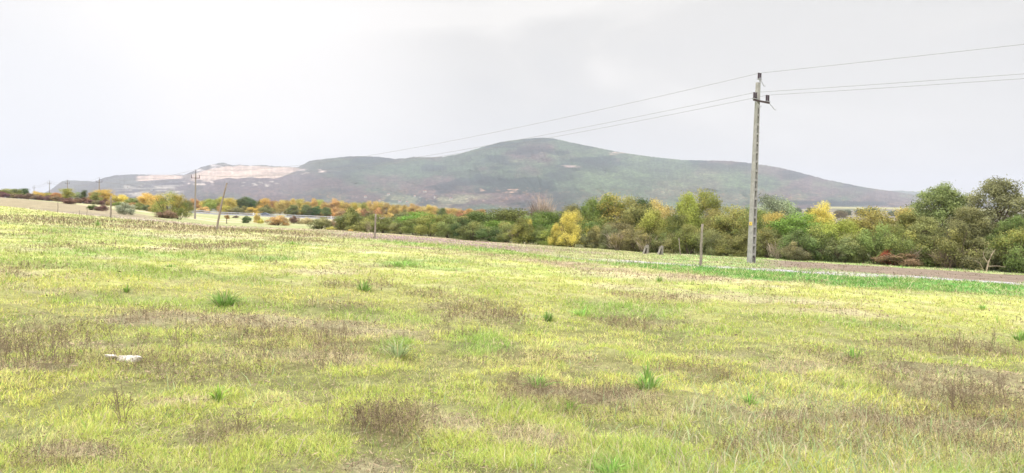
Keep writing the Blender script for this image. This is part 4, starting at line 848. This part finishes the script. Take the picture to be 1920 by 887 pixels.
tag(link('dry_weeds', stalks('dry_weeds', X, Y, H, Wd, wc, 5, 1.2, 1.1), M_weed), 'dry grey brown weed stalks strewn through the field', 'weeds', None, 'stuff')
# dry plant litter clods on bare patches
n = 170000; X, Y, r = scatter(n, 2.8, 36); m = masks(X, Y); kp = rng.uniform(0, 1, n) < (.6 * np.maximum(m['bare'], .8 * m['weed']) + .22 * sst(.45, .7, fbm(X * 1.7, Y * 1.7, 3, 501)) + .05); X, Y, r = X[kp], Y[kp], r[kp]; n = len(X)
lc = np.where((rng.uniform(0, 1, n) < .45)[:, None], C(.22, .16, .12), C(.38, .30, .20)) * rng.uniform(.5, 1.2, (n, 1)); z = groundz(X, Y) + rng.uniform(.005, .05, n); ctr = np.stack([X, Y, z], 1)
a = rng.uniform(0, 2 * math.pi, n); l_ = rng.uniform(.008, .030, n) * (1 + r * .03); w_ = np.maximum(.0022, .0005 * r) * rng.uniform(.7, 1.6, n); dv = np.stack([np.cos(a), np.sin(a), rng.normal(0, .25, n)], 1) * l_[:, None]; sv = np.stack([-np.sin(a), np.cos(a), rng.normal(0, .4, n)], 1) * w_[:, None]
V = np.stack([ctr - dv, ctr - sv, ctr + dv, ctr + sv], 1).reshape(-1, 3)
tag(link('plant_litter', mesh_np('plant_litter', V, np.arange(4 * n), np.full(n, 4), {'Col': np.repeat(lc, 4, 0)}), M_weed), 'dead straw and leaf litter on bare patches', 'litter', None, 'stuff')
# clods of ploughed soil and gravel are in the ground sheet; rough margin growth in tufts along strips
def tuft(px, py, wpx, hpx, label, color=LUSH, nb=70, flat=.75, name='grass_tuft', cat='grass tuft', wd=.008):
    p = hit(px, py + hpx * .4); H = hpx / F * p.y * 1.15; Wm = wpx / F * p.y / 2; g = np.random.default_rng(int(px * 7 + py)); n = nb
    a = g.uniform(0, 2 * math.pi, n); q = g.uniform(0, 1, n) ** .7; br_ = Wm * .28 * np.sqrt(g.uniform(0, 1, n)); bx = br_ * np.cos(a); by = br_ * np.sin(a)
    reach = Wm * q * 1.7; th = H * (1.0 - flat * q * .6) * g.uniform(.35, 1.1, n); reach = reach * g.uniform(.5, 1.25, n) * (1 + .35 * np.sin(a * 2 + px)); tx = bx + reach * np.cos(a); ty = by + reach * np.sin(a)
    sd_ = np.stack([-np.sin(a + g.normal(0, .8, n)), np.cos(a), np.zeros(n)], 1) * (wd * .5 * (1 + p.y * .03) * g.uniform(.7, 1.3, n))[:, None]
    b_ = np.stack([bx, by, np.full(n, -.01)], 1); m1 = np.stack([bx + .35 * (tx - bx), by + .35 * (ty - by), th * .72], 1); tp = np.stack([tx, ty, th], 1)
    V = np.stack([b_ - sd_, b_ + sd_, m1 + sd_ * .9, m1 - sd_ * .9, tp], 1).reshape(-1, 3); o_ = np.arange(n)[:, None] * 5; ff_ = np.concatenate((o_ + np.array([0, 1, 2, 3]), o_ + np.array([3, 2, 4])), 1).ravel()
    cc = np.asarray(color) * g.uniform(.55, 1.35, (n, 1)); dry_ = g.uniform(0, 1, n) < .16; cc[dry_] = C(.50, .45, .25) * g.uniform(.7, 1.1, (int(dry_.sum()), 1)); cc = np.repeat(cc, 5, 0)
    return tag(link(name, mesh_np(name, V, ff_, np.tile([4, 3], n), {'Col': cc}), M_blade, None, (p.x, p.y, gz(p.x, p.y))), label, cat, 'green grass tufts in the field')
TG = C(.215, .37, .09)
for a in [(421, 563, 76, 32, 'large dark green grass tuft spreading on bare straw', TG, 240), (1028, 597, 30, 20, 'compact dark green tuft in the middle of field', TG, 110), (1213, 712, 74, 36, 'green grass tuft beside dry brown weeds', TG * 1.1, 130), (1212, 690, 24, 40, 'upright thin grass tuft growing out of the wider tuft', TG * 1.2, 26),
          (683, 540, 50, 24, 'dull green tuft with spread blades in mid field', TG * .95, 80), (1008, 714, 60, 28, 'loose green tuft left of the brown weed patch', TG * 1.35, 90), (745, 655, 70, 36, 'pale silvery green tuft lying over to the right', C(.34, .42, .22), 90), (408, 738, 32, 36, 'small fresh green tuft beside bare brown patch', C(.28, .45, .08), 60),
          (1236, 524, 20, 14, 'small dark tuft near the dry reddish strip', TG, 50), (1912, 633, 40, 24, 'dense green tuft cut by the right edge', TG * 1.2, 110), (1145, 873, 70, 40, 'tall green blades at the bottom edge of view', TG * 1.3, 70), (238, 544, 20, 16, 'tiny fresh tuft left of the large dark one', C(.26, .42, .08), 50),
          (1842, 574, 22, 12, 'small round green tuft in the far right field', TG * 1.3, 70), (1090, 582, 44, 24, 'soft green tuft right of the compact dark tuft', TG * 1.5, 70), (755, 494, 84, 14, 'long low green patch of grass under the hedge', TG * 1.4, 200), (549, 455, 12, 9, 'tiny bright tuft near the dry margin', C(.26, .44, .08), 40),
          (1405, 745, 40, 22, 'short broad leaved green tuft beside weeds', TG * 1.2, 40), (1070, 765, 40, 24, 'bright green leafy tuft inside brown weed patch', C(.30, .46, .10), 40), (1600, 668, 46, 24, 'dark green tuft tangled with brown stalks', TG, 60), (320, 500, 36, 8, 'low green tuft in the far left field', TG * 1.2, 60), (182, 420, 12, 12, 'small leafy green plant near the ploughed field', TG, 40)]:
    tuft(*a)
def weed(px, py, hpx, wpx, label, nst=7, colr=(.23, .18, .125)):
    nst = nst if nst < 12 else int(nst * 1.1)
    p = hit(px, py); H = hpx / F * p.y; g = np.random.default_rng(int(px)); Wm = wpx / F * p.y / 2; X = p.x + g.normal(0, Wm * .6, nst); Y = p.y + g.normal(0, Wm * .6, nst)
    me = stalks('weed', X, Y, H * g.uniform(.6, 1.05, nst), np.full(nst, .006), np.tile(C(*colr), (nst, 1)), 22, .9, .75); return tag(link('dry_weed', me, M_weed), label, 'weed', 'tall dry weed plants')
for a in [(75, 690, 84, 210, 'largest bushy grey brown dry weed clump at the left', 42), (1793, 662, 46, 16, 'dark upright dry weed standing alone on the right', 5), (1862, 650, 34, 10, 'thin dry weed right of the dark upright one', 3), (901, 812, 130, 12, 'tallest single dry stalk in middle foreground', 2), (1682, 690, 36, 10, 'thin dark weed stalk beside the tangled tuft', 3),
          (400, 472, 30, 60, 'brown dry weed clump in far left field, left of its neighbour', 24), (470, 478, 28, 40, 'brown dry weed clump in far left field, right of its neighbour', 18), (832, 620, 34, 12, 'dry stalk cluster near the centre left of field', 5), (965, 612, 60, 14, 'slender brown stalks right of the centre cluster', 5), (340, 660, 60, 30, 'dry weed leaning above the white stones', 7),
          (265, 648, 34, 20, 'sparse weed just behind the white stones', 5), (700, 800, 50, 130, 'tangled dry weed clump in the low centre', 22), (1210, 622, 26, 10, 'short dark seed stalk in mid field, left of its twin', 1), (1243, 624, 26, 10, 'short dark seed stalk in mid field, right of its twin', 1), (230, 800, 90, 20, 'tall dry weed in the lower left corner', 6), (850, 640, 30, 60, 'low brown weed heap in mid field', 14),
          (1895, 760, 70, 120, 'grey purple dry weed at the lower right edge', 24), (1800, 770, 60, 60, 'grey dry weed left of the lower right edge one', 24), (640, 640, 40, 50, 'brown weed bunch left of the silvery tuft', 12)]: weed(*a)
for px, py, wpx, s3, lab in ((208, 671, 24, 0, 'small chipped white stone left of the longer one'), (243, 673, 46, 1, 'long flat white stone lying in the grass')):
    p = hit(px, py + 5); L_ = wpx / F * p.y; g = np.random.default_rng(s3); import bmesh
    bm = bmesh.new(); bmesh.ops.create_icosphere(bm, subdivisions=3, radius=.5)
    for v in bm.verts:
        n_ = .75 + .5 * float(vnoise(v.co.x * 3 + 10 * s3, v.co.y * 3 + v.co.z * 4, 3)); v.co = Vector((v.co.x * L_ * n_, v.co.y * L_ * .55 * n_, min(v.co.z, .28) * L_ * .42 * n_))
    me = bpy.data.meshes.new('stone'); bm.to_mesh(me); bm.free(); o = link('stone', me, M_stone, None, (p.x, p.y, gz(p.x, p.y) + .030)); o.rotation_euler = (0, 0, .15 - .3 * s3); tag(o, lab, 'stone')
